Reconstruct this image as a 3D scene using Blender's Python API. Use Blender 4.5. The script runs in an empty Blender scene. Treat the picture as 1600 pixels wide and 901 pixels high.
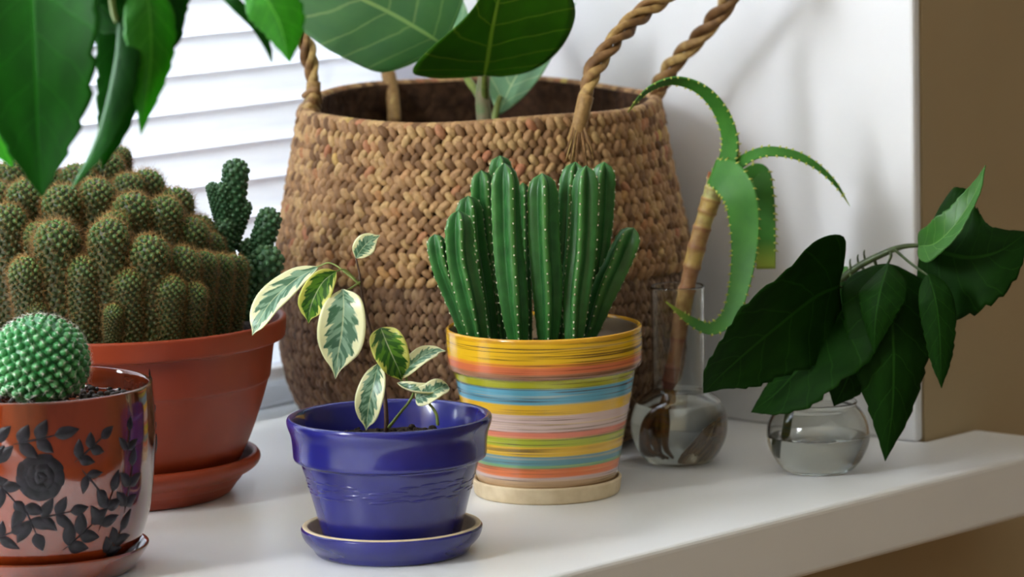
import bpy, math, random
import numpy as np
from mathutils import Vector, Matrix

random.seed(7)
rng = np.random.default_rng(7)
SC = bpy.context.scene
COL = SC.collection
R = math.radians

# ------------------------------------------------------------------ camera
# World: sill top is z = 0, +X runs along the window to the white reveal, +Y points out of the window,
# the corner where reveal, room wall and sill meet is the origin.
FPX, IW, IH = 6700.0, 1600.0, 901.0
YAW, PITCH, ROLL = R(41.6), math.atan(940.5 / 6700.0), R(1.15)
f0 = np.array([math.cos(YAW), math.sin(YAW), 0.0])
LAT = np.array([math.sin(YAW), -math.cos(YAW), 0.0])           # to the right of the picture
UPZ = np.array([0.0, 0.0, 1.0])
BACK = -f0                                                     # towards the viewer
FWD = math.cos(PITCH) * f0 - math.sin(PITCH) * UPZ
UP0 = math.cos(PITCH) * UPZ + math.sin(PITCH) * f0
RIGHT = math.cos(ROLL) * LAT - math.sin(ROLL) * UP0
UP = math.cos(ROLL) * UP0 + math.sin(ROLL) * LAT


def ray(px, py):
    return FWD + RIGHT * ((px - IW / 2) / FPX) - UP * ((py - IH / 2) / FPX)


CAM_H = 2.10 * -ray(613, 862)[2]
_d = ray(1445, 688)
CAM = np.array([0, 0, CAM_H]) * 1.0
_p = CAM + _d * (CAM_H / -_d[2])
CAM = CAM - np.array([_p[0], _p[1], 0])


def on_sill(px, py):
    d = ray(px, py)
    return CAM + d * (CAM[2] / -d[2])


def pix(px, py, D):
    # D is the view depth of the sill point below it, so that one D keeps things upright
    d = ray(px, py)
    return CAM + d * ((D - CAM[2] * math.sin(PITCH)) / math.cos(PITCH) / np.dot(d, f0))


def depth(p):
    return float(np.dot(np.asarray(p) - CAM, FWD))


cd = bpy.data.cameras.new('camera')
cam = bpy.data.objects.new('camera', cd)
COL.objects.link(cam)
cd.sensor_width = 36.0
cd.lens = FPX / IW * 36.0
cd.clip_start = 0.05
cam.matrix_world = Matrix(((RIGHT[0], UP[0], -FWD[0], CAM[0]), (RIGHT[1], UP[1], -FWD[1], CAM[1]),
                           (RIGHT[2], UP[2], -FWD[2], CAM[2]), (0, 0, 0, 1)))
cd.dof.use_dof = True
cd.dof.focus_distance = 2.14
cd.dof.aperture_fstop = 11.0
SC.camera = cam

# ------------------------------------------------------------------ world, light, exposure
w = bpy.data.worlds.new('world')
SC.world = w
w.use_nodes = True
w.node_tree.nodes['Background'].inputs[0].default_value = (1.0, 0.97, 0.93, 1)
w.node_tree.nodes['Background'].inputs[1].default_value = 0.12


def area(name, loc, target, sx, sy, power, color):
    l = bpy.data.lights.new(name, 'AREA')
    l.shape = 'RECTANGLE'
    l.size, l.size_y, l.energy, l.color = sx, sy, power, color
    o = bpy.data.objects.new(name, l)
    COL.objects.link(o)
    o.location = loc
    o.rotation_euler = (Vector(target) - Vector(loc)).to_track_quat('-Z', 'Y').to_euler()
    return o


# daylight standing outside the window: one wide panel of overcast sky
area('daylight', (-1.25, 0.74, 0.58), (-0.95, 0.0, 0.18), 2.1, 1.05, 345.0, (0.90, 0.95, 1.0))
SC.view_settings.view_transform = 'Standard'
SC.view_settings.look = 'None'
SC.view_settings.gamma = 1.0
SC.view_settings.exposure = 0.0
SC.view_settings.use_curve_mapping = False
SC.cycles.use_denoising = True
SC.cycles.max_bounces = 14
SC.cycles.transparent_max_bounces = 16


# ------------------------------------------------------------------ helpers: nodes
def lin(c):
    return tuple((x / 255 / 12.92) if x / 255 <= 0.04045 else ((x / 255 + 0.055) / 1.055) ** 2.4 for x in c) + (1.0,)


def nd(nt, t, ins=None, **props):
    n = nt.nodes.new(t)
    for k, v in props.items():
        setattr(n, k, v)
    for k, v in (ins or {}).items():
        if isinstance(v, bpy.types.NodeSocket):
            nt.links.new(v, n.inputs[k])
        else:
            n.inputs[k].default_value = v
    return n


def mth(nt, op, a, b=0.0, c=0.0, clamp=False):
    return nd(nt, 'ShaderNodeMath', {0: a, 1: b, 2: c}, operation=op, use_clamp=clamp).outputs[0]


def mixc(nt, f, a, b, blend='MIX'):
    n = nt.nodes.new('ShaderNodeMix')
    n.data_type = 'RGBA'
    n.blend_type = blend
    for k, v in ((0, f), (6, a), (7, b)):
        if isinstance(v, bpy.types.NodeSocket):
            nt.links.new(v, n.inputs[k])
        else:
            n.inputs[k].default_value = v
    return n.outputs[2]


def sstep(nt, x, a, b):
    return nd(nt, 'ShaderNodeMapRange', {0: x, 1: a, 2: b, 3: 0.0, 4: 1.0}, interpolation_type='SMOOTHSTEP').outputs[0]


def ramp(nt, fac, stops, interp='LINEAR'):
    n = nt.nodes.new('ShaderNodeValToRGB')
    n.color_ramp.interpolation = interp
    e = n.color_ramp.elements
    while len(e) < len(stops):
        e.new(0.5)
    for k, (p, c) in enumerate(stops):
        e[k].position = p
        e[k].color = c
    nt.links.new(fac, n.inputs[0])
    return n.outputs[0]


def mat(name, color=(200, 200, 200), rough=0.5, spec=0.5, coat=0.0):
    m = bpy.data.materials.new(name)
    m.use_nodes = True
    b = m.node_tree.nodes['Principled BSDF']
    b.inputs['Base Color'].default_value = lin(color)
    b.inputs['Roughness'].default_value = rough
    b.inputs['Specular IOR Level'].default_value = spec
    b.inputs['Coat Weight'].default_value = coat
    b.inputs['Coat Roughness'].default_value = 0.08
    return m, m.node_tree, b


def objco(nt, scale=(1, 1, 1)):
    t = nd(nt, 'ShaderNodeTexCoord').outputs['Object']
    return nd(nt, 'ShaderNodeMapping', {0: t, 3: scale}).outputs[0]


def noise(nt, vec, scale, detail=4.0, rough=0.5):
    return nd(nt, 'ShaderNodeTexNoise', {'Vector': vec, 'Scale': scale, 'Detail': detail, 'Roughness': rough}).outputs[0]


def bump(nt, b, h, strength=0.3, dist=0.001):
    n = nd(nt, 'ShaderNodeBump', {'Strength': strength, 'Distance': dist, 'Height': h})
    nt.links.new(n.outputs[0], b.inputs['Normal'])


def speckled(name, c1, c2, scale, rough=0.5, spec=0.5, coat=0.0, bs=0.2, bd=0.0005, detail=4.0, lo=0.35, hi=0.65):
    m, nt, b = mat(name, c1, rough, spec, coat)
    n = noise(nt, objco(nt), scale, detail)
    col = ramp(nt, n, [(lo, lin(c1)), (hi, lin(c2))])
    nt.links.new(col, b.inputs['Base Color'])
    if bs:
        bump(nt, b, n, bs, bd)
    return m


def translucent_mix(m, nt, b, colsock, amount, tint=(1.0, 1.0, 1.0, 1.0), gain=1.0):
    t = nd(nt, 'ShaderNodeBsdfTranslucent')
    c = mixc(nt, 1.0, colsock, (tint[0] * gain, tint[1] * gain, tint[2] * gain, 1), 'MULTIPLY')
    nt.links.new(c, t.inputs[0])
    mx = nd(nt, 'ShaderNodeMixShader', {0: amount, 1: b.outputs[0], 2: t.outputs[0]})
    nt.links.new(mx.outputs[0], nt.nodes['Material Output'].inputs[0])


def leaf_mat(name, base, second, vein, rough=0.4, transl=0.25, tgain=2.0, nveins=9.0, slant=4.0, veinw=0.06, spec=0.4, bs=0.3, ttint=(0.9, 1.15, 0.25, 1)):
    m, nt, b = mat(name, base, rough, spec)
    uv = nd(nt, 'ShaderNodeUVMap').outputs[0]
    sx = nd(nt, 'ShaderNodeSeparateXYZ', {0: uv})
    u, v = sx.outputs[0], sx.outputs[1]
    a = mth(nt, 'ABSOLUTE', mth(nt, 'SUBTRACT', u, 0.5))
    mid = mth(nt, 'SUBTRACT', 1.0, sstep(nt, a, 0.008, 0.022))
    wob = mth(nt, 'MULTIPLY', mth(nt, 'SUBTRACT', noise(nt, uv, 6.0), 0.5), 0.25)
    ph = mth(nt, 'FRACT', mth(nt, 'ADD', mth(nt, 'SUBTRACT', mth(nt, 'MULTIPLY', v, nveins), mth(nt, 'MULTIPLY', a, slant)), wob))
    tri = mth(nt, 'ABSOLUTE', mth(nt, 'SUBTRACT', ph, 0.5))
    side = mth(nt, 'SUBTRACT', 1.0, sstep(nt, tri, veinw * 0.4, veinw * 1.6))
    side = mth(nt, 'MULTIPLY', side, 0.55)
    vm = mth(nt, 'MAXIMUM', mid, side)
    n = noise(nt, uv, 5.0)
    c0 = ramp(nt, n, [(0.35, lin(base)), (0.7, lin(second))])
    col = mixc(nt, vm, c0, lin(vein))
    nt.links.new(col, b.inputs['Base Color'])
    hgt = mth(nt, 'ADD', mth(nt, 'MULTIPLY', vm, -1.0), mth(nt, 'MULTIPLY', tri, 0.6))
    bump(nt, b, hgt, bs, 0.0006)
    translucent_mix(m, nt, b, col, transl, ttint, tgain)
    return m


# ------------------------------------------------------------------ helpers: meshes
class MB:
    """collects vertices, faces, uv and a per-vertex tint, then links them as one mesh object"""

    def __init__(self):
        self.v, self.q, self.t, self.uv, self.tn, self.n = [], [], [], [], [], 0

    def add(self, v, quads=None, tris=None, uv=None, tint=0.5):
        v = np.asarray(v, float).reshape(-1, 3)
        if quads is not None and len(quads):
            self.q.append(np.asarray(quads, int).reshape(-1, 4) + self.n)
        if tris is not None and len(tris):
            self.t.append(np.asarray(tris, int).reshape(-1, 3) + self.n)
        self.v.append(v)
        self.uv.append(np.zeros((len(v), 2)) if uv is None else np.asarray(uv, float).reshape(-1, 2))
        self.tn.append(np.full(len(v), tint, float) if np.isscalar(tint) else np.asarray(tint, float).ravel())
        self.n += len(v)

    def mesh(self, name, m, origin=(0, 0, 0), smooth=True, sharp=None):
        v = np.concatenate(self.v) - np.asarray(origin, float)
        q = np.concatenate(self.q) if self.q else np.zeros((0, 4), int)
        t = np.concatenate(self.t) if self.t else np.zeros((0, 3), int)
        me = bpy.data.meshes.new(name)
        me.vertices.add(len(v))
        me.vertices.foreach_set('co', v.astype(np.float32).ravel())
        li = np.concatenate([q.ravel(), t.ravel()]).astype(np.int32)
        me.loops.add(len(li))
        me.loops.foreach_set('vertex_index', li)
        me.polygons.add(len(q) + len(t))
        st = np.concatenate([np.arange(len(q)) * 4, len(q) * 4 + np.arange(len(t)) * 3]).astype(np.int32)
        me.polygons.foreach_set('loop_start', st)
        me.polygons.foreach_set('use_smooth', np.full(len(q) + len(t), smooth))
        uvl = me.uv_layers.new(name='UVMap')
        uvl.data.foreach_set('uv', np.concatenate(self.uv)[li].astype(np.float32).ravel())
        at = me.attributes.new('tint', 'FLOAT', 'POINT')
        at.data.foreach_set('value', np.concatenate(self.tn).astype(np.float32))
        me.update(calc_edges=True)
        me.validate()
        if sharp:
            me.set_sharp_from_angle(angle=R(sharp))
        if m:
            me.materials.append(m)
        return me

    def build(self, name, m, parent=None, origin=None, smooth=True, sharp=None, solid=0.0, loc=None):
        if origin is None:
            origin = root_loc(parent) if parent else (loc if loc is not None else (0, 0, 0))
        o = bpy.data.objects.new(name, self.mesh(name, m, origin, smooth, sharp))
        COL.objects.link(o)
        if parent:
            o.parent = parent
        elif loc is not None:
            o.location = loc
        if solid:
            sm = o.modifiers.new('thickness', 'SOLIDIFY')
            sm.thickness = solid
            sm.offset = 0
        return o


def root_loc(o):
    while o.parent:
        o = o.parent
    return np.array(o.location)


def thing(name, label, cat, loc, group=None):
    o = bpy.data.objects.new(name, None)
    COL.objects.link(o)
    o.empty_display_size = 0.02
    o.location = loc
    return tag(o, label, cat, group)


def tag(o, label, cat, group=None):
    o['label'] = label
    o['category'] = cat
    if group:
        o['group'] = group
    return o


def struct(o, label=None):
    o['kind'] = 'structure'
    if label:
        o['label'] = label
    return o


def stuff(o):
    o['kind'] = 'stuff'
    return o


def box(mb, lo, hi):
    x0, y0, z0 = lo
    x1, y1, z1 = hi
    mb.add([(x0, y0, z0), (x1, y0, z0), (x1, y1, z0), (x0, y1, z0), (x0, y0, z1), (x1, y0, z1), (x1, y1, z1), (x0, y1, z1)],
           [(3, 2, 1, 0), (4, 5, 6, 7), (0, 1, 5, 4), (1, 2, 6, 5), (2, 3, 7, 6), (3, 0, 4, 7)])


def bevel(o, width, seg=3):
    b = o.modifiers.new('bevel', 'BEVEL')
    b.width, b.segments, b.limit_method = width, seg, 'ANGLE'
    return o


def nrm(a):
    a = np.asarray(a, float)
    return a / (np.linalg.norm(a, axis=-1, keepdims=True) + 1e-12)


def catmull(pts, n):
    p = np.asarray(pts, float)
    if len(p) == 2:
        return p[0] + (p[1] - p[0]) * np.linspace(0, 1, n)[:, None]
    p = np.vstack([2 * p[0] - p[1], p, 2 * p[-1] - p[-2]])
    seg = len(p) - 3
    t = np.linspace(0, seg, n)
    i = np.minimum(t.astype(int), seg - 1)
    f = (t - i)[:, None]
    a, b, c, d = p[i], p[i + 1], p[i + 2], p[i + 3]
    return 0.5 * (2 * b + (c - a) * f + (2 * a - 5 * b + 4 * c - d) * f ** 2 + (3 * b - a - 3 * c + d) * f ** 3)


def frames(c, hint=None):
    t = nrm(np.gradient(c, axis=0))
    h = np.asarray(hint if hint is not None else (BACK + 0.3 * UPZ), float)
    nn = np.zeros_like(t)
    for k in range(len(c)):
        x = h - t[k] * np.dot(h, t[k])
        if np.linalg.norm(x) < 1e-6:
            x = np.cross(t[k], (0.3, 0.5, 0.8))
        nn[k] = x / np.linalg.norm(x)
        h = nn[k]
    return t, nn, np.cross(t, nn)


def tube(mb, pts, rad, n=None, seg=8, tint=0.5, cap=True):
    c = catmull(pts, n) if n else np.asarray(pts, float)
    rad = np.interp(np.linspace(0, 1, len(c)), np.linspace(0, 1, len(np.atleast_1d(rad))), np.atleast_1d(rad))
    t, a, b = frames(c)
    th = np.linspace(0, 2 * math.pi, seg, endpoint=False)
    v = c[:, None] + rad[:, None, None] * (a[:, None] * np.cos(th)[None, :, None] + b[:, None] * np.sin(th)[None, :, None])
    grid_closed(mb, v, cap, tint, c)


def grid_closed(mb, v, cap=True, tint=0.5, c=None, uv=True):
    n, seg = v.shape[:2]
    i = np.arange(n - 1)[:, None]
    j = np.arange(seg)[None]
    j2 = (j + 1) % seg
    q = np.stack([i * seg + j, i * seg + j2, (i + 1) * seg + j2, (i + 1) * seg + j], -1).reshape(-1, 4)
    vv = v.reshape(-1, 3)
    uvs = np.stack(np.broadcast_arrays(np.linspace(0, 1, seg)[None], np.linspace(0, 1, n)[:, None]), -1).reshape(-1, 2)
    tt = np.full(len(vv), tint) if np.isscalar(tint) else np.repeat(tint, seg)
    tr = None
    if cap:
        e0 = v[0].mean(0)
        e1 = v[-1].mean(0)
        k = len(vv)
        vv = np.vstack([vv, e0, e1])
        uvs = np.vstack([uvs, [(0.5, 0), (0.5, 1)]])
        tt = np.append(tt, [tt[0], tt[-1]])
        jj = np.arange(seg)
        tr = np.vstack([np.stack([np.full(seg, k), (jj + 1) % seg, jj], -1),
                        np.stack([np.full(seg, k + 1), (n - 1) * seg + jj, (n - 1) * seg + (jj + 1) % seg], -1)])
    mb.add(vv, q, tr, uvs, tt)


def chaikin(p, it=2, keep=()):
    p = [np.asarray(x, float) for x in p]
    for _ in range(it):
        o = [p[0]]
        for a, b in zip(p[:-1], p[1:]):
            o += [a * 0.75 + b * 0.25, a * 0.25 + b * 0.75]
        o.append(p[-1])
        p = o
    return np.array(p)


def lathe(mb, prof, centre=(0, 0, 0), seg=96, it=2, tint=0.5):
    p = chaikin(prof, it) if it else np.asarray(prof, float)
    th = np.linspace(0, 2 * math.pi, seg, endpoint=False)
    v = np.stack([p[:, 0, None] * np.cos(th), p[:, 0, None] * np.sin(th), np.broadcast_to(p[:, 1, None], (len(p), seg))], -1)
    # profile runs outside-up: flip so normals point out
    grid_closed(mb, v + np.asarray(centre, float), False, tint)


_sph = None


def unit_lobe(nu=8, nv=5):
    th = np.linspace(0, 2 * math.pi, nu, endpoint=False)
    ph = np.linspace(0, math.pi, nv + 1)[1:-1]
    v = [(0, 0, -1)]
    for p in ph:
        for t in th:
            v.append((math.sin(p) * math.cos(t), math.sin(p) * math.sin(t), -math.cos(p)))
    v.append((0, 0, 1))
    tr, q = [], []
    for j in range(nu):
        tr.append((0, 1 + (j + 1) % nu, 1 + j))
    for i in range(nv - 2):
        for j in range(nu):
            a, b = 1 + i * nu + j, 1 + i * nu + (j + 1) % nu
            q.append((a, b, b + nu, a + nu))
    last = len(v) - 1
    for j in range(nu):
        tr.append((last, last - nu + j, last - nu + (j + 1) % nu))
    return np.array(v, float), np.array(q, int), np.array(tr, int)


def lobes(mb, C, A, B, L, tint=None, nu=8, nv=5):
    """many ellipsoids: centres C, semi-axis vectors A, B (cross) and L (long), each (n,3)"""
    u, q, t = unit_lobe(nu, nv)
    n, k = len(C), len(u)
    v = C[:, None] + A[:, None] * u[None, :, 0, None] + B[:, None] * u[None, :, 1, None] + L[:, None] * u[None, :, 2, None]
    off = (np.arange(n) * k)[:, None, None]
    tt = np.repeat(rng.random(n) if tint is None else tint, k)
    mb.add(v.reshape(-1, 3), (q[None] + off).reshape(-1, 4) if len(q) else None, (t[None] + off).reshape(-1, 3), None, tt)


def needles(mb, P, Dv, rad, tint=0.5):
    """many three-sided spines from P along Dv (vectors with length)"""
    n = len(P)
    d = nrm(Dv)
    h = np.where(np.abs(d[:, 2:3]) > 0.8, np.array([[1.0, 0, 0]]), np.array([[0, 0, 1.0]]))
    a = nrm(np.cross(d, h))
    b = np.cross(d, a)
    ring = [P + rad * (a * math.cos(x) + b * math.sin(x)) for x in (0, 2.094, 4.189)]
    v = np.stack(ring + [P + Dv], 1)
    off = (np.arange(n) * 4)[:, None, None]
    t = np.array([(0, 1, 3), (1, 2, 3), (2, 0, 3)])[None] + off
    mb.add(v.reshape(-1, 3), None, t.reshape(-1, 3), None, np.repeat(tint, 4) if not np.isscalar(tint) else tint)


OVATE = [(0, 0.04), (0.04, 0.42), (0.12, 0.78), (0.25, 0.98), (0.4, 1.0), (0.6, 0.8), (0.78, 0.48), (0.9, 0.2), (0.97, 0.06), (1, 0.0)]
ELLIP = [(0, 0.05), (0.08, 0.42), (0.2, 0.78), (0.35, 0.97), (0.5, 1.0), (0.65, 0.87), (0.78, 0.58), (0.87, 0.27), (0.93, 0.12), (0.97, 0.06), (1, 0.0)]
ROUND = [(0, 0.2), (0.03, 0.5), (0.1, 0.8), (0.2, 0.95), (0.4, 1.0), (0.6, 0.96), (0.8, 0.75), (0.92, 0.45), (0.98, 0.18), (1, 0.0)]
BROAD = [(0, 0.3), (0.02, 0.62), (0.07, 0.9), (0.17, 1.0), (0.34, 1.0), (0.55, 0.84), (0.72, 0.58), (0.85, 0.32), (0.94, 0.13), (1, 0.0)]
LANCE = [(0, 0.05), (0.1, 0.5), (0.25, 0.9), (0.4, 1.0), (0.6, 0.85), (0.8, 0.5), (0.92, 0.2), (1, 0.0)]


def leaf(mb, pts, width, normal, prof=OVATE, n=36, m=10, fold=0.0, cup=0.0, serr=0.0, teeth=11, wave=0.0, wn=3, twist=0.0, ph=0.0, prof_right=None):
    """a leaf blade: midrib through pts (base to tip), full width, facing normal; fold lifts both halves, cup curls them"""
    c = catmull(pts, n)
    t, nn, s = frames(c, normal)
    x = np.linspace(0, 1, n)
    pw = catmull(np.array([(a, b, 0) for a, b in prof]), 200)
    hw = np.interp(x, pw[:, 0], np.clip(pw[:, 1], 0, None)) * width / 2
    if serr:
        hw = hw * (1 - serr * np.power((x * teeth) % 1.0, 1.5) * np.clip((x - 0.2) * 4, 0, 1))
    u = np.linspace(-1, 1, 2 * m + 1)
    au = np.abs(u)
    hw = np.repeat(hw[:, None], 2 * m + 1, 1)
    if prof_right:
        pr2 = catmull(np.array([(a, b, 0) for a, b in prof_right]), 200)
        hw[:, m + 1:] = (np.interp(x, pr2[:, 0], np.clip(pr2[:, 1], 0, None)) * width / 2)[:, None]
    tw = twist * x
    n2 = nn * np.cos(tw)[:, None] + s * np.sin(tw)[:, None]
    s2 = s * np.cos(tw)[:, None] - nn * np.sin(tw)[:, None]
    side = u[None] * np.cos(fold + cup * au[None])
    lift = au[None] * np.sin(fold + cup * au[None]) + wave * np.sin(2 * math.pi * wn * x[:, None] + ph + (u[None] > 0) * 1.3) * au[None] ** 2
    v = c[:, None] + s2[:, None] * (side * hw)[..., None] + n2[:, None] * (lift * hw)[..., None]
    k = 2 * m + 1
    i = np.arange(n - 1)[:, None]
    j = np.arange(k - 1)[None]
    q = np.stack([i * k + j, i * k + j + 1, (i + 1) * k + j + 1, (i + 1) * k + j], -1).reshape(-1, 4)
    uv = np.stack(np.broadcast_arrays((u * 0.5 + 0.5)[None], x[:, None]), -1).reshape(-1, 2)
    mb.add(v.reshape(-1, 3), q, None, uv)


def view_vec(a, b, c):
    """direction from amounts to the right, up and towards the viewer's side of the room"""
    return a * LAT + b * UPZ + c * BACK


def soil_disc(mb, centre, r, amp, n=22, seg=56):
    rr = np.linspace(0.001, r, n)
    th = np.linspace(0, 2 * math.pi, seg, endpoint=False)
    z = rng.normal(0, amp, (n, seg))
    z[0] = z[0].mean()
    z = z - (rr[:, None] / r) ** 3 * amp
    v = np.stack([rr[:, None] * np.cos(th), rr[:, None] * np.sin(th), z], -1) + np.asarray(centre)
    grid_closed(mb, v[::-1], False)


# ------------------------------------------------------------------ materials: room
M = {}
M['sill'] = speckled('sill_paint', (244, 244, 244), (238, 238, 239), 6.0, 0.32, 0.5, 0.0, 0.04, 0.001)
M['reveal'] = speckled('reveal_paint', (236, 236, 238), (230, 230, 233), 9.0, 0.6, 0.3, 0, 0.05, 0.001)
M['beige'] = speckled('beige_paint', (180, 160, 126), (174, 154, 120), 5.0, 0.7, 0.3, 0, 0.06, 0.001)
M['floor'] = speckled('floor_boards', (150, 120, 90), (130, 100, 74), 3.0, 0.5)
M['ceiling'] = speckled('ceiling_paint', (235, 233, 228), (230, 228, 222), 3.0, 0.8)
M['frame'] = speckled('frame_plastic', (238, 240, 244), (232, 235, 240), 4.0, 0.3, 0.5, 0, 0.0)


def slat_material():
    m, nt, b = mat('slat_enamel', (236, 236, 244), 0.35, 0.5)
    n = noise(nt, objco(nt, (3, 60, 60)), 8.0)
    col = ramp(nt, n, [(0.3, lin((238, 238, 246))), (0.7, lin((230, 230, 240)))])
    nt.links.new(col, b.inputs['Base Color'])
    translucent_mix(m, nt, b, col, 0.19)
    return m


M['slat'] = slat_material()


def pane_material():
    m = bpy.data.materials.new('pane_glass')
    m.use_nodes = True
    nt = m.node_tree
    nt.nodes.remove(nt.nodes['Principled BSDF'])
    fr = nd(nt, 'ShaderNodeFresnel', {0: 1.45})
    tr = nd(nt, 'ShaderNodeBsdfTransparent', {0: (0.95, 0.98, 0.97, 1)})
    gl = nd(nt, 'ShaderNodeBsdfGlossy', {1: 0.02})
    mx = nd(nt, 'ShaderNodeMixShader', {0: fr.outputs[0], 1: tr.outputs[0], 2: gl.outputs[0]})
    nt.links.new(mx.outputs[0], nt.nodes['Material Output'].inputs[0])
    return m


M['pane'] = pane_material()

# ------------------------------------------------------------------ the setting
WY = 0.378      # the window frame's room side
o = MB()
# sill as one solid L-shaped board with a short horn past the reveal
pl = [(-2.3, -0.072), (0.047, -0.072), (0.047, -0.0005), (-0.0005, -0.0005), (-0.0005, WY + 0.03), (-2.3, WY + 0.03)]
k = len(pl)
o.add([(x, y, z) for z in (-0.034, 0.0) for x, y in pl], [(i, (i + 1) % k, k + (i + 1) % k, k + i) for i in range(k)] +
      [(k, k + 1, k + 2, k + 3), (k, k + 3, k + 4, k + 5), (3, 2, 1, 0), (5, 4, 3, 0)])
sill = struct(o.build('trim_1', M['sill'], smooth=False), 'wide white painted windowsill board the potted plants stand on')
bevel(sill, 0.0035, 4)

mb = MB()
box(mb, (0.0, 0.0, -0.9), (1.6, 0.5, 1.75))
box(mb, (-2.6, 0.0, -0.9), (0.0, 0.5, -0.036))
box(mb, (-2.6, 0.0, 1.25), (0.0, 0.5, 1.75))
box(mb, (-2.6, 0.0, -0.036), (-2.3, 0.5, 1.25))
struct(mb.build('wall_back', M['beige'], smooth=False), 'beige painted room wall around the window opening')
mb = MB()
box(mb, (-0.008, 0.0005, 0.0), (-0.0006, WY + 0.03, 1.25))
rv = struct(mb.build('wall_right', M['reveal'], smooth=False), 'white plastered reveal beside the window')
bevel(rv, 0.002, 2)
for nm, lo, hi, mm in (('floor', (-2.6, -3.4, -0.92), (1.6, 0.0, -0.9), 'floor'), ('ceiling', (-2.6, -3.4, 1.75), (1.6, 0.5, 1.78), 'ceiling'),
                       ('wall_left', (-2.63, -3.4, -0.9), (-2.6, 0.5, 1.75), 'beige'), ('wall_far_right', (1.6, -3.4, -0.9), (1.63, 0.5, 1.75), 'beige')):
    mb = MB()
    box(mb, lo, hi)
    struct(mb.build(nm, M[mm], smooth=False))

win = bpy.data.objects.new('window_1', None)
COL.objects.link(win)
win.location = (-1.15, WY, 0)
struct(win, 'white framed window behind the blind')
for nm, bxs in (('window_frame', [((-2.3, WY, 0.0), (-0.008, WY + 0.05, 0.022)), ((-2.3, WY, 1.2), (-0.008, WY + 0.05, 1.25)),
                                  ((-2.3, WY, 0.022), (-2.25, WY + 0.05, 1.2)), ((-0.058, WY, 0.022), (-0.008, WY + 0.05, 1.2))]),
                ('mullion', [((-0.66, WY, 0.022), (-0.59, WY + 0.05, 1.2))])):
    mb = MB()
    for lo, hi in bxs:
        box(mb, lo, hi)
    bevel(mb.build(nm, M['frame'], win, smooth=False), 0.003, 2)
for x0, x1 in ((-2.25, -0.66), (-0.59, -0.058)):
    mb = MB()
    box(mb, (x0, WY + 0.022, 0.022), (x1, WY + 0.026, 1.2))
    mb.build('pane', M['pane'], win, smooth=False)

# ---- venetian blind: every slat is a part
BX0, BX1, BY = -0.585, -0.012, WY - 0.016
bl = thing('venetian_blind', 'white venetian blind with closed slats hanging in front of the window', 'blind', ((BX0 + BX1) / 2, BY, 0.03))
PIT = 0.0215
mb = MB()
th = np.linspace(-0.5, 0.5, 9)
tilt = R(13)
wv = np.array([0, -math.sin(tilt), math.cos(tilt)])
nv = np.array([0, -math.cos(tilt), -math.sin(tilt)])
pr = th[:, None] * 0.0246 * wv + (0.0030 * (1 - 4 * th ** 2))[:, None] * nv
L = (BX1 - BX0) / 2
xs = np.array([-L, -L * 0.33, L * 0.33, L])
vv = np.stack([pr + np.array([x, 0, 0]) for x in xs])
k = len(th)
i = np.arange(3)[:, None]
j = np.arange(k - 1)[None]
mb.add(vv.reshape(-1, 3), np.stack([i * k + j, (i + 1) * k + j, (i + 1) * k + j + 1, i * k + j + 1], -1).reshape(-1, 4))
slat0 = None
ns = 44
for a in range(ns):
    if slat0 is None:
        s = slat0 = mb.build('slat', M['slat'], None, origin=(0, 0, 0))
    else:
        s = slat0.copy()
        COL.objects.link(s)
    s.parent = bl
    s.location = (0, 0, 0.012 + a * PIT)
    s.rotation_euler = (R(random.uniform(-1.0, 1.0)), 0, 0)
for nm, z0, z1 in (('bottom_rail', 0.026, 0.036), ('head_rail', 0.03 + 0.012 + ns * PIT, 0.03 + 0.04 + ns * PIT)):
    mb = MB()
    box(mb, (BX0, BY - 0.012, z0 - (0.004 if nm == 'bottom_rail' else 0)), (BX1, BY + 0.012, z1 - 0.006))
    bevel(mb.build(nm, M['frame'], bl, smooth=False), 0.002, 2)
for x in (BX0 + 0.09, BX1 - 0.09):
    mb = MB()
    tube(mb, [(x, BY + 0.008, 0.045), (x, BY + 0.008, 0.045 + ns * PIT)], [0.0006], 2, 6)
    mb.build('ladder_cord', M['frame'], bl)


# ------------------------------------------------------------------ materials: objects
def glaze(name, c1, c2, scale=(40, 40, 8), rough=0.12, coat=0.6, lo=0.35, hi=0.65, bs=0.08):
    m, nt, b = mat(name, c1, rough, 0.5, coat)
    n = noise(nt, objco(nt, scale), 1.0, 5.0)
    nt.links.new(ramp(nt, n, [(lo, lin(c1)), (hi, lin(c2))]), b.inputs['Base Color'])
    bump(nt, b, n, bs, 0.001)
    return m


M['blue'] = glaze('cobalt_glaze', (34, 36, 122), (27, 27, 100), (30, 30, 30), 0.22, 0.35)
M['clay'] = speckled('unglazed_clay', (226, 206, 172), (212, 190, 154), 120.0, 0.7, 0.3)
M['terracotta'] = speckled('terracotta_plastic', (144, 54, 24), (134, 48, 21), 30.0, 0.42, 0.45, 0.0, 0.03)
M['red_glaze'] = glaze('oxblood_glaze', (116, 42, 14), (52, 15, 8), (26, 26, 7), 0.07, 0.9, 0.35, 0.72, 0.05)
M['relief'] = speckled('black_relief', (20, 18, 21), (34, 30, 36), 300.0, 0.42, 0.22, 0.0, 0.3)
M['soil'] = speckled('dark_soil', (20, 15, 12), (54, 42, 33), 400.0, 0.9, 0.2, 0.0, 1.0, 0.002)
M['gravel'] = speckled('dark_grit', (16, 14, 14), (66, 56, 50), 300.0, 0.6, 0.3, 0.0, 0.5)


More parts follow.
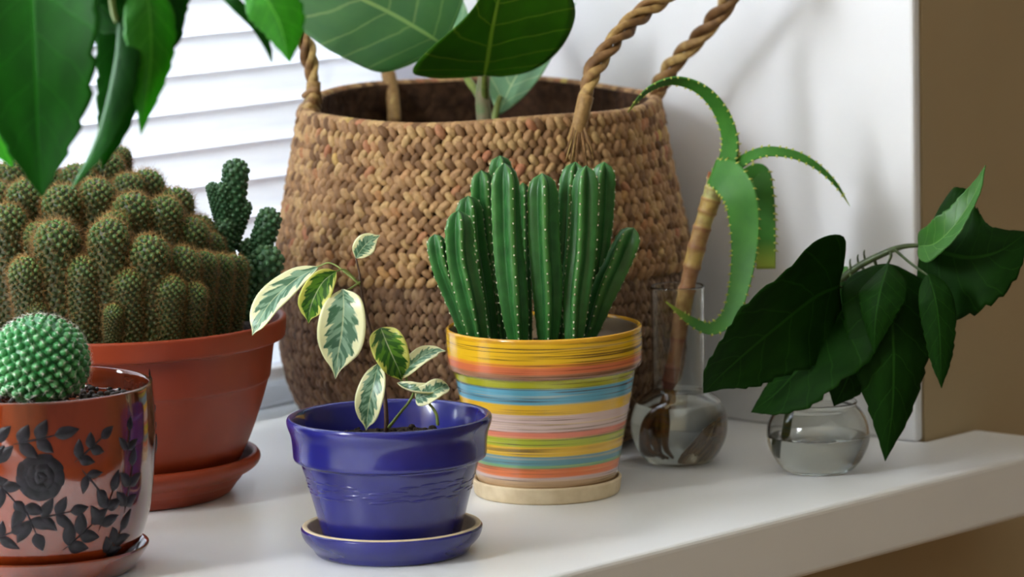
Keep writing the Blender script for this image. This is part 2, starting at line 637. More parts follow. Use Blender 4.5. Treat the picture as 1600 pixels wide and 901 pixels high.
def striped_material():
    m, nt, b = mat('striped_glaze', (220, 170, 40), 0.22, 0.5, 0.45)
    co = nd(nt, 'ShaderNodeTexCoord').outputs['Object']
    z = nd(nt, 'ShaderNodeSeparateXYZ', {0: co}).outputs[2]
    s = 2.249 / FPX / 0.985
    H = 260 * s
    low = noise(nt, nd(nt, 'ShaderNodeMapping', {0: co, 3: (18, 18, 120)}).outputs[0], 1.0, 3.0)
    zz = mth(nt, 'ADD', mth(nt, 'ADD', z, 9.5 * s), mth(nt, 'MULTIPLY', mth(nt, 'SUBTRACT', low, 0.5), 5.0 * s))
    f = mth(nt, 'DIVIDE', zz, H)
    Y, DY, YG, BL, PK, SA, LI, OR, GR, BR = ((222, 174, 30), (206, 150, 26), (172, 172, 36), (92, 160, 184), (206, 176, 166), (216, 120, 92), (168, 176, 34), (222, 116, 62), (110, 160, 110), (160, 110, 82))
    seq = [(0, (150, 120, 80)), (24, (196, 160, 120)), (36, PK), (42, OR), (57, GR), (62, (90, 140, 150)), (75, Y), (91, LI), (104, SA), (114, PK), (141, Y), (158, BL), (182, YG),
           (196, BR), (206, (206, 110, 70)), (216, (222, 140, 50)), (221, Y), (262, Y)]
    st = []
    for a, (dy, c) in enumerate(seq):
        p = dy / 260.0
        if a:
            st.append((max(p - 0.004, 0), lin(seq[a - 1][1])))
        st.append((min(p + 0.004, 1), lin(c)))
    # two ramps joined: the colour-ramp node holds at most 32 stops
    half = 16
    r1 = ramp(nt, f, st[:half + 2])
    r2 = ramp(nt, f, st[half:])
    pick = mth(nt, 'GREATER_THAN', f, st[half][0])
    col = mixc(nt, pick, r1, r2)
    fine = noise(nt, nd(nt, 'ShaderNodeMapping', {0: co, 3: (12, 12, 1300)}).outputs[0], 1.0, 4.0, 0.6)
    streak = mth(nt, 'MULTIPLY', mth(nt, 'SUBTRACT', 1.0, sstep(nt, fine, 0.40, 0.50)), 0.85)
    broad = noise(nt, nd(nt, 'ShaderNodeMapping', {0: co, 3: (12, 12, 60)}).outputs[0], 1.0, 3.0)
    streak = mth(nt, 'MULTIPLY', streak, sstep(nt, broad, 0.34, 0.58))
    col = mixc(nt, streak, col, lin((74, 52, 24)))
    f2 = noise(nt, nd(nt, 'ShaderNodeMapping', {0: co, 2: (3, 1, 2), 3: (10, 10, 500)}).outputs[0], 1.0, 3.0)
    col = mixc(nt, mth(nt, 'MULTIPLY', sstep(nt, f2, 0.55, 0.7), 0.35), col, lin((232, 196, 120)))
    nt.links.new(col, b.inputs['Base Color'])
    bump(nt, b, fine, 0.15, 0.0006)
    return m


M['striped'] = striped_material()
M['yellow_rim'] = speckled('striped_pot_inside', (118, 98, 72), (130, 108, 80), 60.0, 0.5)


def variegated(name, green, dark, cream, thr=0.55, gain=1.0):
    m, nt, b = mat(name, green, 0.32, 0.5)
    uv = nd(nt, 'ShaderNodeUVMap').outputs[0]
    sx = nd(nt, 'ShaderNodeSeparateXYZ', {0: uv})
    u, v = sx.outputs[0], sx.outputs[1]
    oi = nd(nt, 'ShaderNodeObjectInfo').outputs['Random']
    a = mth(nt, 'MULTIPLY', mth(nt, 'ABSOLUTE', mth(nt, 'SUBTRACT', u, 0.5)), 2.0)
    cx = nd(nt, 'ShaderNodeCombineXYZ', {0: mth(nt, 'MULTIPLY', u, 2.4), 1: mth(nt, 'MULTIPLY', mth(nt, 'SUBTRACT', v, mth(nt, 'MULTIPLY', a, 0.22)), 11.0), 2: mth(nt, 'MULTIPLY', oi, 37.0)}).outputs[0]
    n1 = noise(nt, cx, 1.0, 3.0)
    e = mth(nt, 'ADD', a, mth(nt, 'MULTIPLY', mth(nt, 'SUBTRACT', n1, 0.5), 1.5))
    creamy = sstep(nt, e, thr - 0.05, thr + 0.05)
    n2 = noise(nt, nd(nt, 'ShaderNodeMapping', {0: cx, 1: (5, 3, 1)}).outputs[0], 1.3, 2.0)
    g = mixc(nt, sstep(nt, n2, 0.46, 0.54), lin(green), lin(dark))
    col = mixc(nt, creamy, g, lin(cream))
    mid = mth(nt, 'SUBTRACT', 1.0, sstep(nt, a, 0.015, 0.05))
    col = mixc(nt, mth(nt, 'MULTIPLY', mid, 0.6), col, lin((206, 214, 170)))
    nt.links.new(col, b.inputs['Base Color'])
    bump(nt, b, mth(nt, 'SUBTRACT', n1, mth(nt, 'MULTIPLY', mid, 0.6)), 0.25, 0.0006)
    translucent_mix(m, nt, b, col, 0.3, (1.0, 1.0, 0.55, 1), 1.3)
    return m


M['var_pale'] = variegated('variegated_pale', (132, 164, 136), (72, 112, 82), (226, 224, 186), 0.6)
M['var_green'] = variegated('variegated_lime', (92, 140, 40), (48, 96, 30), (214, 214, 116), 0.72)
M['fig_stem'] = speckled('brown_twig', (84, 56, 38), (60, 38, 28), 300.0, 0.6)
M['green_stem'] = speckled('green_petiole', (128, 142, 66), (104, 122, 54), 200.0, 0.5)

# ------------------------------------------------------------------ pots
def zpx(dy, s):
    return dy * s / 0.985


def prof(pairs, s):
    return [(r * s, zpx(dy, s)) for r, dy in pairs]


def patch(mb, base, radius_at, phi, z, ang, length, width, h, lift=0.0002, n=9, m=3, pr=LANCE):
    """a raised leaf-shaped relief on a pot's wall; phi is the angle from the viewer's side towards the right"""
    x = np.linspace(0, 1, n)
    pw = np.array(pr)
    hw = np.interp(x, pw[:, 0], pw[:, 1]) * width / 2
    u = np.linspace(-1, 1, 2 * m + 1)
    a = (x[:, None] * length - length / 2) * math.cos(ang) - u[None] * hw[:, None] * math.sin(ang)
    zz = (x[:, None] * length - length / 2) * math.sin(ang) + u[None] * hw[:, None] * math.cos(ang) + z
    rr = radius_at(zz)
    ph = phi + a / rr
    out = lift + h * (1 - u[None] ** 2) * np.sin(np.clip(x, 0.02, 0.98) * math.pi)[:, None] ** 0.5
    v = np.asarray(base) + (rr + out)[..., None] * (np.sin(ph)[..., None] * LAT + np.cos(ph)[..., None] * BACK) + zz[..., None] * UPZ
    k = 2 * m + 1
    i = np.arange(n - 1)[:, None]
    j = np.arange(k - 1)[None]
    q = np.stack([i * k + j, (i + 1) * k + j, (i + 1) * k + j + 1, i * k + j + 1], -1).reshape(-1, 4)
    mb.add(v.reshape(-1, 3), q)


def radius_fn(pairs, s):
    p = chaikin(prof(pairs, s), 2)
    return lambda z: np.interp(z, p[:, 1], p[:, 0])


# ---- cobalt pot with the young variegated fig
B1 = on_sill(613, 862)
D1 = depth(B1)
s1 = D1 / FPX
sa = thing('plant_saucer', 'cobalt blue saucer with bare cream rim under the blue pot', 'saucer', B1, 'saucers under the pots')
mb = MB()
lathe(mb, prof([(0, 0), (112, 0), (116, 0), (121, 4), (123, 10), (136, 22), (141, 32), (142, 40), (142, 41), (139, 44)], s1), B1)
mb.build('saucer_body', M['blue'], sa)
mb = MB()
lathe(mb, prof([(140, 42.5), (139, 45), (133, 45), (130, 43), (124, 24), (120, 15), (112, 11), (0, 11)], s1), B1)
mb.build('saucer_inside', M['clay'], sa)

pf = thing('potted_fig', 'young variegated fig with cream edged leaves in a cobalt blue pot', 'potted plant', B1 + UPZ * zpx(11.2, s1))
out1 = [(0, 12), (94, 12), (99, 12), (103, 16), (108, 30), (131, 118), (138, 138), (139, 146), (149, 148), (151, 153), (151, 160), (153, 185), (159, 200), (160.5, 207), (159, 213), (155, 214)]
mb = MB()
lathe(mb, prof(out1 + [(150, 212), (147, 205), (143, 190), (139, 165), (136, 158), (0, 158)], s1), B1, 112)
mb.build('flowerpot', M['blue'], pf)
mb = MB()
rf = radius_fn(out1, s1)
for row, dy in enumerate((124, 116, 108, 101)):
    for k in range(26):
        if (k * 7 + row * 3) % 5 == 0:
            continue
        ph = k / 26 * 2 * math.pi + row * 0.13
        patch(mb, B1, rf, ph, zpx(dy, s1) + random.uniform(-0.0006, 0.0006), R(random.uniform(-4, 6)), 0.009 + 0.003 * random.random(), 0.0015, 0.00028, 0.00002)
mb.build('embossed_band', M['blue'], pf)
mb = MB()
soil_disc(mb, B1 + UPZ * zpx(172, s1), 137 * s1, 0.0006)
sp = np.array([B1 + UPZ * (zpx(173, s1) + random.uniform(-0.0005, 0.0015)) + LAT * a + BACK * b for a, b in
               [(r_ * math.cos(t_), r_ * math.sin(t_)) for r_, t_ in zip(0.04 * np.sqrt(rng.random(130)), rng.random(130) * 6.28)]])
sz = 0.0008 + 0.0016 * rng.random(130)
e = np.eye(3)
lobes(mb, sp, sz[:, None] * e[0], sz[:, None] * e[1], sz[:, None] * e[2] * 0.8, None, 6, 4)
mb.build('soil', M['soil'], pf)


def pp(D, *pts):
    """pixels (x, y[, extra depth]) to points"""
    return [pix(p[0], p[1], D + (p[2] if len(p) > 2 else 0.0)) for p in pts]


def stem(parent, D, pts, rad, m, name='stem', n=24, seg=8):
    mb = MB()
    tube(mb, pp(D, *pts), [x * D / FPX for x in rad], n, seg)
    return mb.build(name, m, parent)


stem(pf, D1, [(604, 676, 0), (603, 640, 0), (597, 588, .002), (580, 520, .004), (567, 468, .004), (562, 430, .004), (556, 402, .004)], [4, 3.4, 3, 2.4, 2, 1.6, 1.2], M['fig_stem'], 'trunk')
stem(pf, D1, [(607, 668, -.004), (625, 645, -.006), (640, 626, -.006), (646, 612, -.004), (638, 600, -.002), (634, 588, 0)], [2.6, 2.2, 2, 2, 1.6], M['green_stem'], 'twig')
stem(pf, D1, [(684, 664, -.012), (681, 645, -.012), (668, 628, -.01), (650, 614, -.006), (634, 600, -.004), (622, 590, 0)], [2.6, 2.2, 2, 1.8, 1.6], M['green_stem'], 'twig')
stem(pf, D1, [(597, 580, .002), (592, 566, 0), (590, 552, -.002)], [1.6, 1.4, 1.2], M['green_stem'], 'petiole')
stem(pf, D1, [(563, 440, .004), (545, 452, -.002), (535, 455, -.006)], [1.6, 1.4, 1.2], M['green_stem'], 'petiole')
stem(pf, D1, [(563, 445, .004), (540, 422, 0), (524, 424, -.004)], [1.5, 1.3, 1.2], M['green_stem'], 'petiole')
stem(pf, D1, [(563, 445, .004), (520, 412, .01), (495, 417, .012)], [1.5, 1.3, 1.2], M['green_stem'], 'petiole')

fig_leaves = [
    # midrib pixels, width px, normal (right, up, towards viewer), profile, fold, cup, material
    ([(556, 403), (566, 388), (578, 376), (594, 367)], 34, (0.35, 0.55, 0.8), ELLIP, 0.15, 0.0, 'var_pale'),
    ([(497, 417, .012), (460, 438, .008), (425, 470, .004), (404, 503, 0), (394, 524, 0)], 52, (-0.45, 0.6, 0.75), ELLIP, 0.12, 0.1, 'var_pale'),
    ([(525, 424, -.004), (505, 440, -.008), (491, 464, -.008), (484, 485, -.004), (482, 505, 0)], 48, (0.45, 0.45, 0.75), ELLIP, 0.2, 0.15, 'var_green'),
    ([(536, 452, -.006), (537, 480, -.012), (534, 520, -.012), (528, 555, -.008), (524, 592, -.004)], 76, (-0.05, 0.25, 1.0), ELLIP, 0.12, 0.12, 'var_pale'),
    ([(595, 512, -.002), (604, 535, -.008), (615, 560, -.008), (624, 580, -.004), (627, 594, 0)], 56, (0.1, 0.3, 1.0), OVATE, 0.1, 0.12, 'var_green'),
    ([(626, 590, 0), (640, 573, -.004), (660, 557, -.004), (680, 549, 0), (697, 548, 0)], 34, (-0.25, 0.6, 0.8), ELLIP, 0.15, 0.1, 'var_pale'),
    ([(591, 568, -.004), (585, 595, -.01), (578, 625, -.012), (574, 652, -.01), (572, 672, -.006)], 46, (-0.2, 0.1, 1.0), ELLIP, 0.2, 0.1, 'var_pale'),
    ([(621, 598, -.004), (636, 608, -.01), (655, 614, -.012), (676, 614, -.01), (692, 602, -.006), (700, 604, -.004)], 34, (0.0, 0.85, 0.5), ELLIP, 0.55, 0.3, 'var_pale'),
    ([(650, 622, -.008), (668, 616, -.014), (686, 606, -.014), (701, 604, -.01)], 34, (0.1, 0.35, 1.0), ROUND, 0.1, 0.2, 'var_pale'),
]
for pts, wd, nv_, pr_, fo, cu, mm in fig_leaves:
    mb = MB()
    leaf(mb, pp(D1, *pts), wd * s1, view_vec(*nv_), pr_, 40, 7, fo, cu, wave=0.05, wn=2)
    mb.build('leaf', M[mm], pf, solid=0.0004)

# ---- striped pot with the ribbed columnar cactus
B2 = on_sill(855, 768)
D2 = depth(B2)
s2 = D2 / FPX
sa = thing('plant_saucer', 'plain cream clay saucer under the striped pot', 'saucer', B2, 'saucers under the pots')
mb = MB()
lathe(mb, prof([(0, 0), (108, 0), (111, 0), (114, 3), (116, 20), (117, 24), (115, 26), (112, 26), (110, 22), (108, 9), (0, 9)], s2), B2)
mb.build('saucer_body', M['clay'], sa)
pc = thing('potted_columnar_cactus', 'ribbed columnar cactus with white toothed edges in a striped yellow and blue pot', 'potted plant', B2 + UPZ * zpx(9.5, s2))
out2 = [(0, 10), (98, 10), (104, 10), (106, 14), (113, 40), (124, 100), (134, 150), (139, 178), (141, 190), (142, 194), (149, 197), (151, 200), (151.5, 206), (152, 220), (153, 250), (152.5, 255), (150, 257.5)]
mb = MB()
lathe(mb, prof(out2, s2), B2, 112)
mb.build('flowerpot', M['striped'], pc)
mb = MB()
lathe(mb, prof([(150.5, 257.3), (148, 257.8), (146, 255), (144.5, 250), (141, 215), (0, 215)], s2), B2, 112)
ins = mb.build('pot_inside', M['yellow_rim'], pc)
mb = MB()
lathe(mb, prof([(152.8, 252), (152.8, 257), (150, 259.4), (146.5, 257.5), (145.5, 252)], s2), B2, 112)
M['rim_yellow'] = glaze('yellow_rim_glaze', (222, 168, 34), (190, 134, 26), (60, 60, 400), 0.2, 0.5)
mb.build('rim', M['rim_yellow'], pc)
mb = MB()
soil_disc(mb, B2 + UPZ * zpx(222, s2), 142 * s2, 0.0006)
mb.build('soil', M['soil'], pc)


def cactus_skin(name, c1, c2, c3):
    m, nt, b = mat(name, c1, 0.34, 0.45)
    t = nd(nt, 'ShaderNodeAttribute', attribute_name='tint').outputs['Fac']
    n = noise(nt, objco(nt), 130.0)
    col = mixc(nt, t, ramp(nt, n, [(0.35, lin(c1)), (0.65, lin(c2))]), lin(c3))
    nt.links.new(col, b.inputs['Base Color'])
    bump(nt, b, n, 0.15, 0.0006)
    return m


M['rib_green'] = cactus_skin('ribbed_cactus_skin', (34, 84, 36), (46, 102, 46), (86, 140, 62))
M['areole'] = speckled('white_teeth', (224, 218, 196), (206, 192, 160), 500.0, 0.6)


def ribbed(parent, pts, width, nr, twist, tipw=0.35, n=46):
    c = catmull(pts, n)
    t, a, b = frames(c)
    x = np.linspace(0, 1, n)
    k = nr * 10
    th = np.linspace(0, 2 * math.pi, k, endpoint=False)
    L = np.linalg.norm(np.diff(c, axis=0), axis=1).sum()
    r = width / 2 * (0.52 + 0.48 * np.sin(np.clip(x * 1.9, 0, 1) * 1.5708)) * np.sqrt(np.clip(1 - np.clip((x - (1 - 0.75 * width / L)) / (0.75 * width / L), 0, 1) ** 2.2, 0.004, 1))
    star = np.abs(np.cos(nr * th / 2)) ** 1.7
    v = np.zeros((n, k, 3))
    tooth = 1 + 0.06 * (np.sin(x * L / 0.0052 * 2 * math.pi) > 0.3)
    for i in range(n):
        rr = r[i] * (0.50 + 0.50 * star * (1 if i < 2 else 1)) * (1 + (tooth[i] - 1) * (star > 0.85))
        an = th + twist * x[i]
        v[i] = c[i] + rr[:, None] * (np.cos(an)[:, None] * a[i] + np.sin(an)[:, None] * b[i])
    mb = MB()
    tint = np.broadcast_to(star ** 6 * 0.7, (n, k)).copy()
    tint *= 0.35 + 0.65 * x[:, None]
    q_i = np.arange(n - 1)[:, None]
    j = np.arange(k)[None]
    j2 = (j + 1) % k
    q = np.stack([q_i * k + j, q_i * k + j2, (q_i + 1) * k + j2, (q_i + 1) * k + j], -1).reshape(-1, 4)
    vv = np.vstack([v.reshape(-1, 3), c[-1] + t[-1] * r[-1] * 0.5])
    tr = np.stack([np.full(k, n * k), (n - 1) * k + np.arange(k), (n - 1) * k + (np.arange(k) + 1) % k], -1)
    mb.add(vv, q, tr, None, np.append(tint.ravel(), 0.3))
    st = mb.build('cactus_stem', M['rib_green'], parent)
    P, Dv = [], []
    cnt = max(6, int(L / 0.0050))
    for rb in range(nr):
        for q_ in range(1, cnt):
            xx = (q_ + 0.25 * (rb % 2)) / cnt
            ii = min(n - 1, int(round(xx * (n - 1))))
            an = rb * 2 * math.pi / nr + twist * xx
            dr = math.cos(an) * a[ii] + math.sin(an) * b[ii]
            P.append(c[ii] + dr * r[ii] * 1.0)
            Dv.append(dr)
    P, Dv = np.array(P), np.array(Dv)
    mb = MB()
    g = 0.00052
    lobes(mb, P, Dv * g * 1.3, np.cross(Dv, t[0]) * g, np.tile(t[0], (len(P), 1)) * g * 1.2, None, 5, 3)
    stuff(mb.build('teeth', M['areole'], st))


# tip, mid, base pixels with depth; width; ribs
col_stems = [
    ([(736, 545, -.012), (712, 470, -.016), (690, 415, -.018), (679, 366, -.016)], 32, 4, 0.5),
    ([(752, 548, -.022), (735, 470, -.024), (719, 400, -.022), (716, 329, -.02)], 44, 5, 0.2),
    ([(768, 545, .006), (752, 460, .01), (738, 380, .012), (731, 306, .012)], 42, 4, 0.3),
    ([(785, 545, .014), (770, 440, .02), (758, 350, .022), (752, 266, .022)], 38, 4, 0.5),
    ([(804, 545, .028), (794, 440, .03), (786, 330, .03), (781, 243, .03)], 36, 4, 0.2),
    ([(812, 552, -.02), (803, 470, -.022), (793, 370, -.02), (788, 255, -.018)], 46, 4, 0.55),
    ([(826, 545, .022), (820, 430, .026), (817, 285, .026)], 20, 4, 0.2),
    ([(856, 552, -.016), (856, 470, -.018), (850, 370, -.018), (847, 271, -.016)], 46, 4, 0.15),
    ([(880, 550, -.006), (884, 460, -.004), (893, 360, -.002), (899, 253, 0)], 44, 5, -0.3),
    ([(896, 548, -.018), (900, 470, -.016), (911, 380, -.014), (916, 259, -.012)], 42, 4, -0.4),
    ([(915, 535, .016), (926, 440, .018), (938, 350, .02), (944, 253, .02)], 38, 4, -0.3),
    ([(918, 530, .004), (942, 460, .004), (968, 405, .004), (990, 356, .004)], 42, 4, -0.6),
    ([(868, 545, .02), (866, 470, .024), (862, 400, .026)], 26, 4, 0.1),
]
for pts, wd, nr, tw in col_stems:
    ribbed(pc, pp(D2, *pts), wd * 1.04 * s2, nr, tw)

# ---- terracotta pot with the clump of spiny stems
B3 = on_sill(193, 771)
D3 = depth(B3)
s3 = D3 / FPX
sa = thing('plant_saucer', 'terracotta plastic saucer with rounded lip under the biggest pot', 'saucer', B3, 'saucers under the pots')
mb = MB()
lathe(mb, prof([(0, 0), (154, 0), (162, 0), (170, 5), (182, 22), (189, 32), (206, 40), (215, 49), (216, 58), (210, 65), (203, 63), (198, 44), (184, 22), (174, 15), (0, 15)], s3), B3)
mb.build('saucer_body', M['terracotta'], sa)
pt = thing('potted_cactus_clump', 'dense clump of golden spined cactus stems in a wide terracotta pot', 'potted plant', B3 + UPZ * zpx(16.5, s3))
out3 = [(0, 17), (150, 17), (158, 17), (163, 22), (176, 40), (194, 70), (214, 120), (227, 160), (231, 176), (234, 179), (235, 183), (242, 234), (243, 238), (256, 240), (259, 242), (260, 246), (262, 268), (261, 272), (257, 273)]
mb = MB()
lathe(mb, prof(out3 + [(252, 272), (250, 266), (246, 245), (240, 235), (0, 235)], s3), B3, 112)
mb.build('flowerpot', M['terracotta'], pt)
mb = MB()
soil_disc(mb, B3 + UPZ * zpx(252, s3), 246 * s3, 0.0012)
mb.build('soil', M['soil'], pt)

M['spiny'] = cactus_skin('spiny_cactus_skin', (32, 46, 18), (46, 62, 24), (112, 158, 84))
M['smooth_tub'] = cactus_skin('knobbly_cactus_skin', (34, 70, 40), (44, 84, 48), (90, 124, 84))
M['ball_skin'] = cactus_skin('ball_cactus_skin', (22, 96, 44), (32, 116, 54), (92, 158, 98))


def spine_mat(name, c1, c2, c3):
    m, nt, b = mat(name, c1, 0.45, 0.4)
    t = nd(nt, 'ShaderNodeAttribute', attribute_name='tint').outputs['Fac']
    nt.links.new(ramp(nt, t, [(0.0, lin(c1)), (0.5, lin(c2)), (1.0, lin(c3))]), b.inputs['Base Color'])
    return m


M['gold_spine'] = spine_mat('golden_spines', (74, 50, 30), (146, 102, 50), (210, 172, 100))
M['white_spine'] = spine_mat('white_spines', (200, 190, 176), (232, 226, 214), (246, 242, 236))


def knobbly(ratio, seed, knob=0.30, spines=9, slen=0.34, bend=0.0):
    """a unit-radius knobbly stem of height `ratio` standing on z = 0: (body MB, spines MB)"""
    g = np.random.default_rng(seed)
    body, sp = MB(), MB()
    nz = 28
    zz = np.linspace(0, 1, nz)
    arc = ratio - 1 + math.pi / 2

    def surf(sv):
        """arc length from the bottom to (radius, height, outward slope)"""
        sv = np.asarray(sv, float)
        cyl = sv < ratio - 1
        a = np.clip((sv - (ratio - 1)), 0, math.pi / 2)
        r = np.where(cyl, 0.90 - 0.16 * (1 - np.clip(sv / (ratio - 1), 0, 1)) ** 2, 0.90 * np.cos(a))
        z = np.where(cyl, sv, ratio - 1 + 0.9 * np.sin(a))
        return r, z, np.where(cyl, 0, a)
    r, z, _ = surf(zz * arc)
    th = np.linspace(0, 2 * math.pi, 20, endpoint=False)
    bx = bend * (z / ratio) ** 2
    v = np.stack([r[:, None] * np.cos(th) + bx[:, None], r[:, None] * np.sin(th), np.broadcast_to(z[:, None], (nz, 20))], -1)
    grid_closed(body, v, True, 0.0)
    # knobs on a golden-angle spiral, equal area each
    ka = knob * knob * 2.4
    S_, zc = [], 0.15
    while zc < arc - 0.04:
        S_.append(zc)
        zc += ka / (2 * math.pi * max(float(surf(zc)[0]), 0.10))
    S_ = np.array(S_)
    r, z, sl = surf(S_)
    an = np.arange(len(S_)) * 2.399963 + g.random() * 6
    O = np.stack([np.cos(sl) * np.cos(an), np.cos(sl) * np.sin(an), np.sin(sl)], -1)
    T = np.stack([-np.sin(an), np.cos(an), 0 * an], -1)
    U = np.cross(O, T)
    C = np.stack([r * np.cos(an) + bend * (z / ratio) ** 2, r * np.sin(an), z], -1)
    kk = knob * (0.9 + 0.2 * g.random(len(S_)))[:, None] * np.clip(0.55 + 0.45 * r / 0.9, 0.4, 1)[:, None]
    young = np.clip((S_ - (arc - 1.9)) / 1.6, 0, 1)
    lobes(body, C + O * 0.02, T * kk * 0.72, U * kk * 0.72, O * kk * 0.75, 0.05 + 0.85 * young * (0.5 + 0.5 * g.random(len(S_))), 7, 4)
    tip = C + O * kk * 0.7
    if spines:
        n = len(tip)
        ps, ds, tn = [], [], []
        for k in range(spines):
            f = g.random(n)[:, None] * 6.283
            out = (0.35 + 0.6 * g.random(n))[:, None] if k else np.full((n, 1), 1.4)
            d = nrm(O * out + np.cos(f) * T + np.sin(f) * U if k else O + 0.3 * np.cos(f) * T) * (slen * (0.7 + 0.6 * g.random(n)))[:, None]
            ps.append(tip - O * kk * 0.06)
            ds.append(d)
            tn.append(np.clip(0.1 + 0.6 * g.random(n) + 0.3 * young, 0, 1))
        needles(sp, np.concatenate(ps), np.concatenate(ds), 0.0085, np.concatenate(tn))
    return body, sp


protos = {}
for rt in (3.2, 4.5, 5.5, 6.5, 8.0):
    bb, ss = knobbly(rt, int(rt * 10), 0.21, 10, 0.44, random.uniform(-0.25, 0.25))
    protos[rt] = (bb.mesh('spiny_stem', M['spiny']), ss.mesh('spines', M['gold_spine']))


def place_stem(parent, tip, base, rad, fam, mname=None, names=('cactus_stem', 'spines')):
    """a copy of the nearest prototype standing from base to tip"""
    tip, base = np.asarray(tip), np.asarray(base)
    L = np.linalg.norm(tip - base)
    rt = min(fam, key=lambda q: abs(q - L / rad))
    d = nrm(tip - base)
    bm, sm = fam[rt]
    o = bpy.data.objects.new(names[0], bm)
    COL.objects.link(o)
    o.parent = parent
    qn = Vector((0, 0, 1)).rotation_difference(Vector(d)).to_matrix().to_4x4() @ Matrix.Rotation(random.uniform(0, 6.28), 4, 'Z')
    start = tip - d * rad * rt
    o.matrix_local = Matrix.Translation(Vector(start - root_loc(parent))) @ qn @ Matrix.Diagonal((rad, rad, rad, 1))
    if sm:
        p = bpy.data.objects.new(names[1], sm)
        COL.objects.link(p)
        p.parent = o
        p['kind'] = 'stuff'
    return o


soil3 = B3 + UPZ * zpx(250, s3)
# tip pixels, radius px, depth in pixels towards the back
clump = [
    (-34, 330, 34, -60), (8, 318, 36, -95), (88, 342, 40, -165), (165, 342, 36, -180), (235, 366, 36, -175), (288, 384, 30, -150), (316, 392, 25, -125), (342, 396, 26, -90), (366, 398, 24, -60),
    (128, 400, 30, -190), (200, 420, 28, -195), (45, 400, 32, -170), (265, 430, 26, -185), (300, 440, 24, -165),
    (-10, 282, 33, -10), (38, 280, 34, -40), (96, 288, 36, -80), (150, 278, 33, -70), (206, 300, 36, -90), (256, 306, 33, -80), (300, 338, 32, -60), (330, 362, 28, -20), (60, 345, 30, -110), (180, 330, 30, -120),
    (-25, 255, 32, 60), (18, 250, 35, 50), (70, 262, 34, 40), (120, 255, 34, 40), (168, 238, 30, 70), (186, 228, 22, 110), (228, 264, 33, 50), (275, 292, 32, 40), (200, 270, 30, 20), (312, 335, 28, 40),
    (90, 268, 32, 120), (140, 270, 32, 130), (250, 290, 30, 110), (50, 280, 32, 120), (300, 345, 28, 90),
    (175, 476, 17, -215), (52, 470, 20, -190),
]
for x, y, r_, dp in clump:
    D = D3 + dp * s3
    tip = pix(x, y, D)
    off = tip - B3
    hz = np.array([off[0], off[1], 0])
    lim = 205 * s3
    if np.linalg.norm(hz) > lim:
        hz *= lim / np.linalg.norm(hz)
        tip = B3 + hz * 1.06 + UPZ * off[2]
    base = soil3 + hz * 0.93 - UPZ * 0.004
    place_stem(pt, tip, base, r_ * 0.86 * s3, protos)
kn = {}
for rt in (3.0, 5.0, 7.5):
    bb, _ = knobbly(rt, int(rt * 77), 0.36, 0)
    kn[rt] = (bb.mesh('knobbly_stem', M['smooth_tub']), None)
for (x, y), (bx, by), r_, dp in [((370, 248), (356, 400), 19, 60), ((346, 284), (352, 370), 14, 50), ((330, 284), (345, 350), 10, 48), ((384, 312), (366, 370), 13, 62), ((426, 325), (380, 470), 18, 40),
                                 ((424, 384), (395, 490), 24, 10), ((392, 372), (385, 470), 17, 50), ((350, 340), (352, 420), 16, 40), ((376, 400), (376, 500), 20, -10)]:
    D = D3 + dp * s3
    place_stem(pt, pix(x, y, D), pix(bx, by, D), r_ * s3, kn)

# ---- glossy oxblood pot with the ball cactus
B4 = on_sill(62, 890)
D4 = depth(B4)
s4 = D4 / FPX
sa = thing('plant_saucer', 'glossy red brown saucer under the flower decorated pot', 'saucer', B4, 'saucers under the pots')
mb = MB()
lathe(mb, prof([(0, 0), (138, 0), (144, 1), (154, 12), (166, 28), (172, 37), (172, 41), (168, 42), (164, 34), (156, 18), (148, 10), (0, 10)], s4), B4)
mb.build('saucer_body', M['red_glaze'], sa)
pb = thing('potted_ball_cactus', 'round green ball cactus in a glossy red brown pot with black flower relief', 'potted plant', B4 + UPZ * zpx(12, s4))
out4 = [(0, 13), (122, 13), (130, 14), (140, 20), (155, 36), (172, 76), (180, 116), (186, 170), (188, 220), (187, 260), (185.5, 284), (185, 288), (183, 290)]
mb = MB()
lathe(mb, prof(out4 + [(180, 290), (178, 286), (177, 262), (175, 255), (0, 255)], s4), B4, 112)
mb.build('flowerpot', M['red_glaze'], pb)
mb = MB()
soil_disc(mb, B4 + UPZ * zpx(254, s4), 176 * s4, 0.0008)
mb.build('soil', M['soil'], pb)
n_ = 420
rr_, tt_ = 0.054 * np.sqrt(rng.random(n_)), rng.random(n_) * 6.283
gp = np.array(B4 + UPZ * zpx(255, s4)) + np.stack([rr_ * np.cos(tt_), rr_ * np.sin(tt_), rng.random(n_) * 0.0022 + np.clip(0.036 - rr_, 0, 1) * 0.16], -1)
gs_ = 0.0009 + 0.0014 * rng.random(n_)
mb = MB()
lobes(mb, gp, gs_[:, None] * e[0], gs_[:, None] * e[1], gs_[:, None] * e[2] * 0.8, None, 6, 4)
stuff(mb.build('grit', M['gravel'], pb))
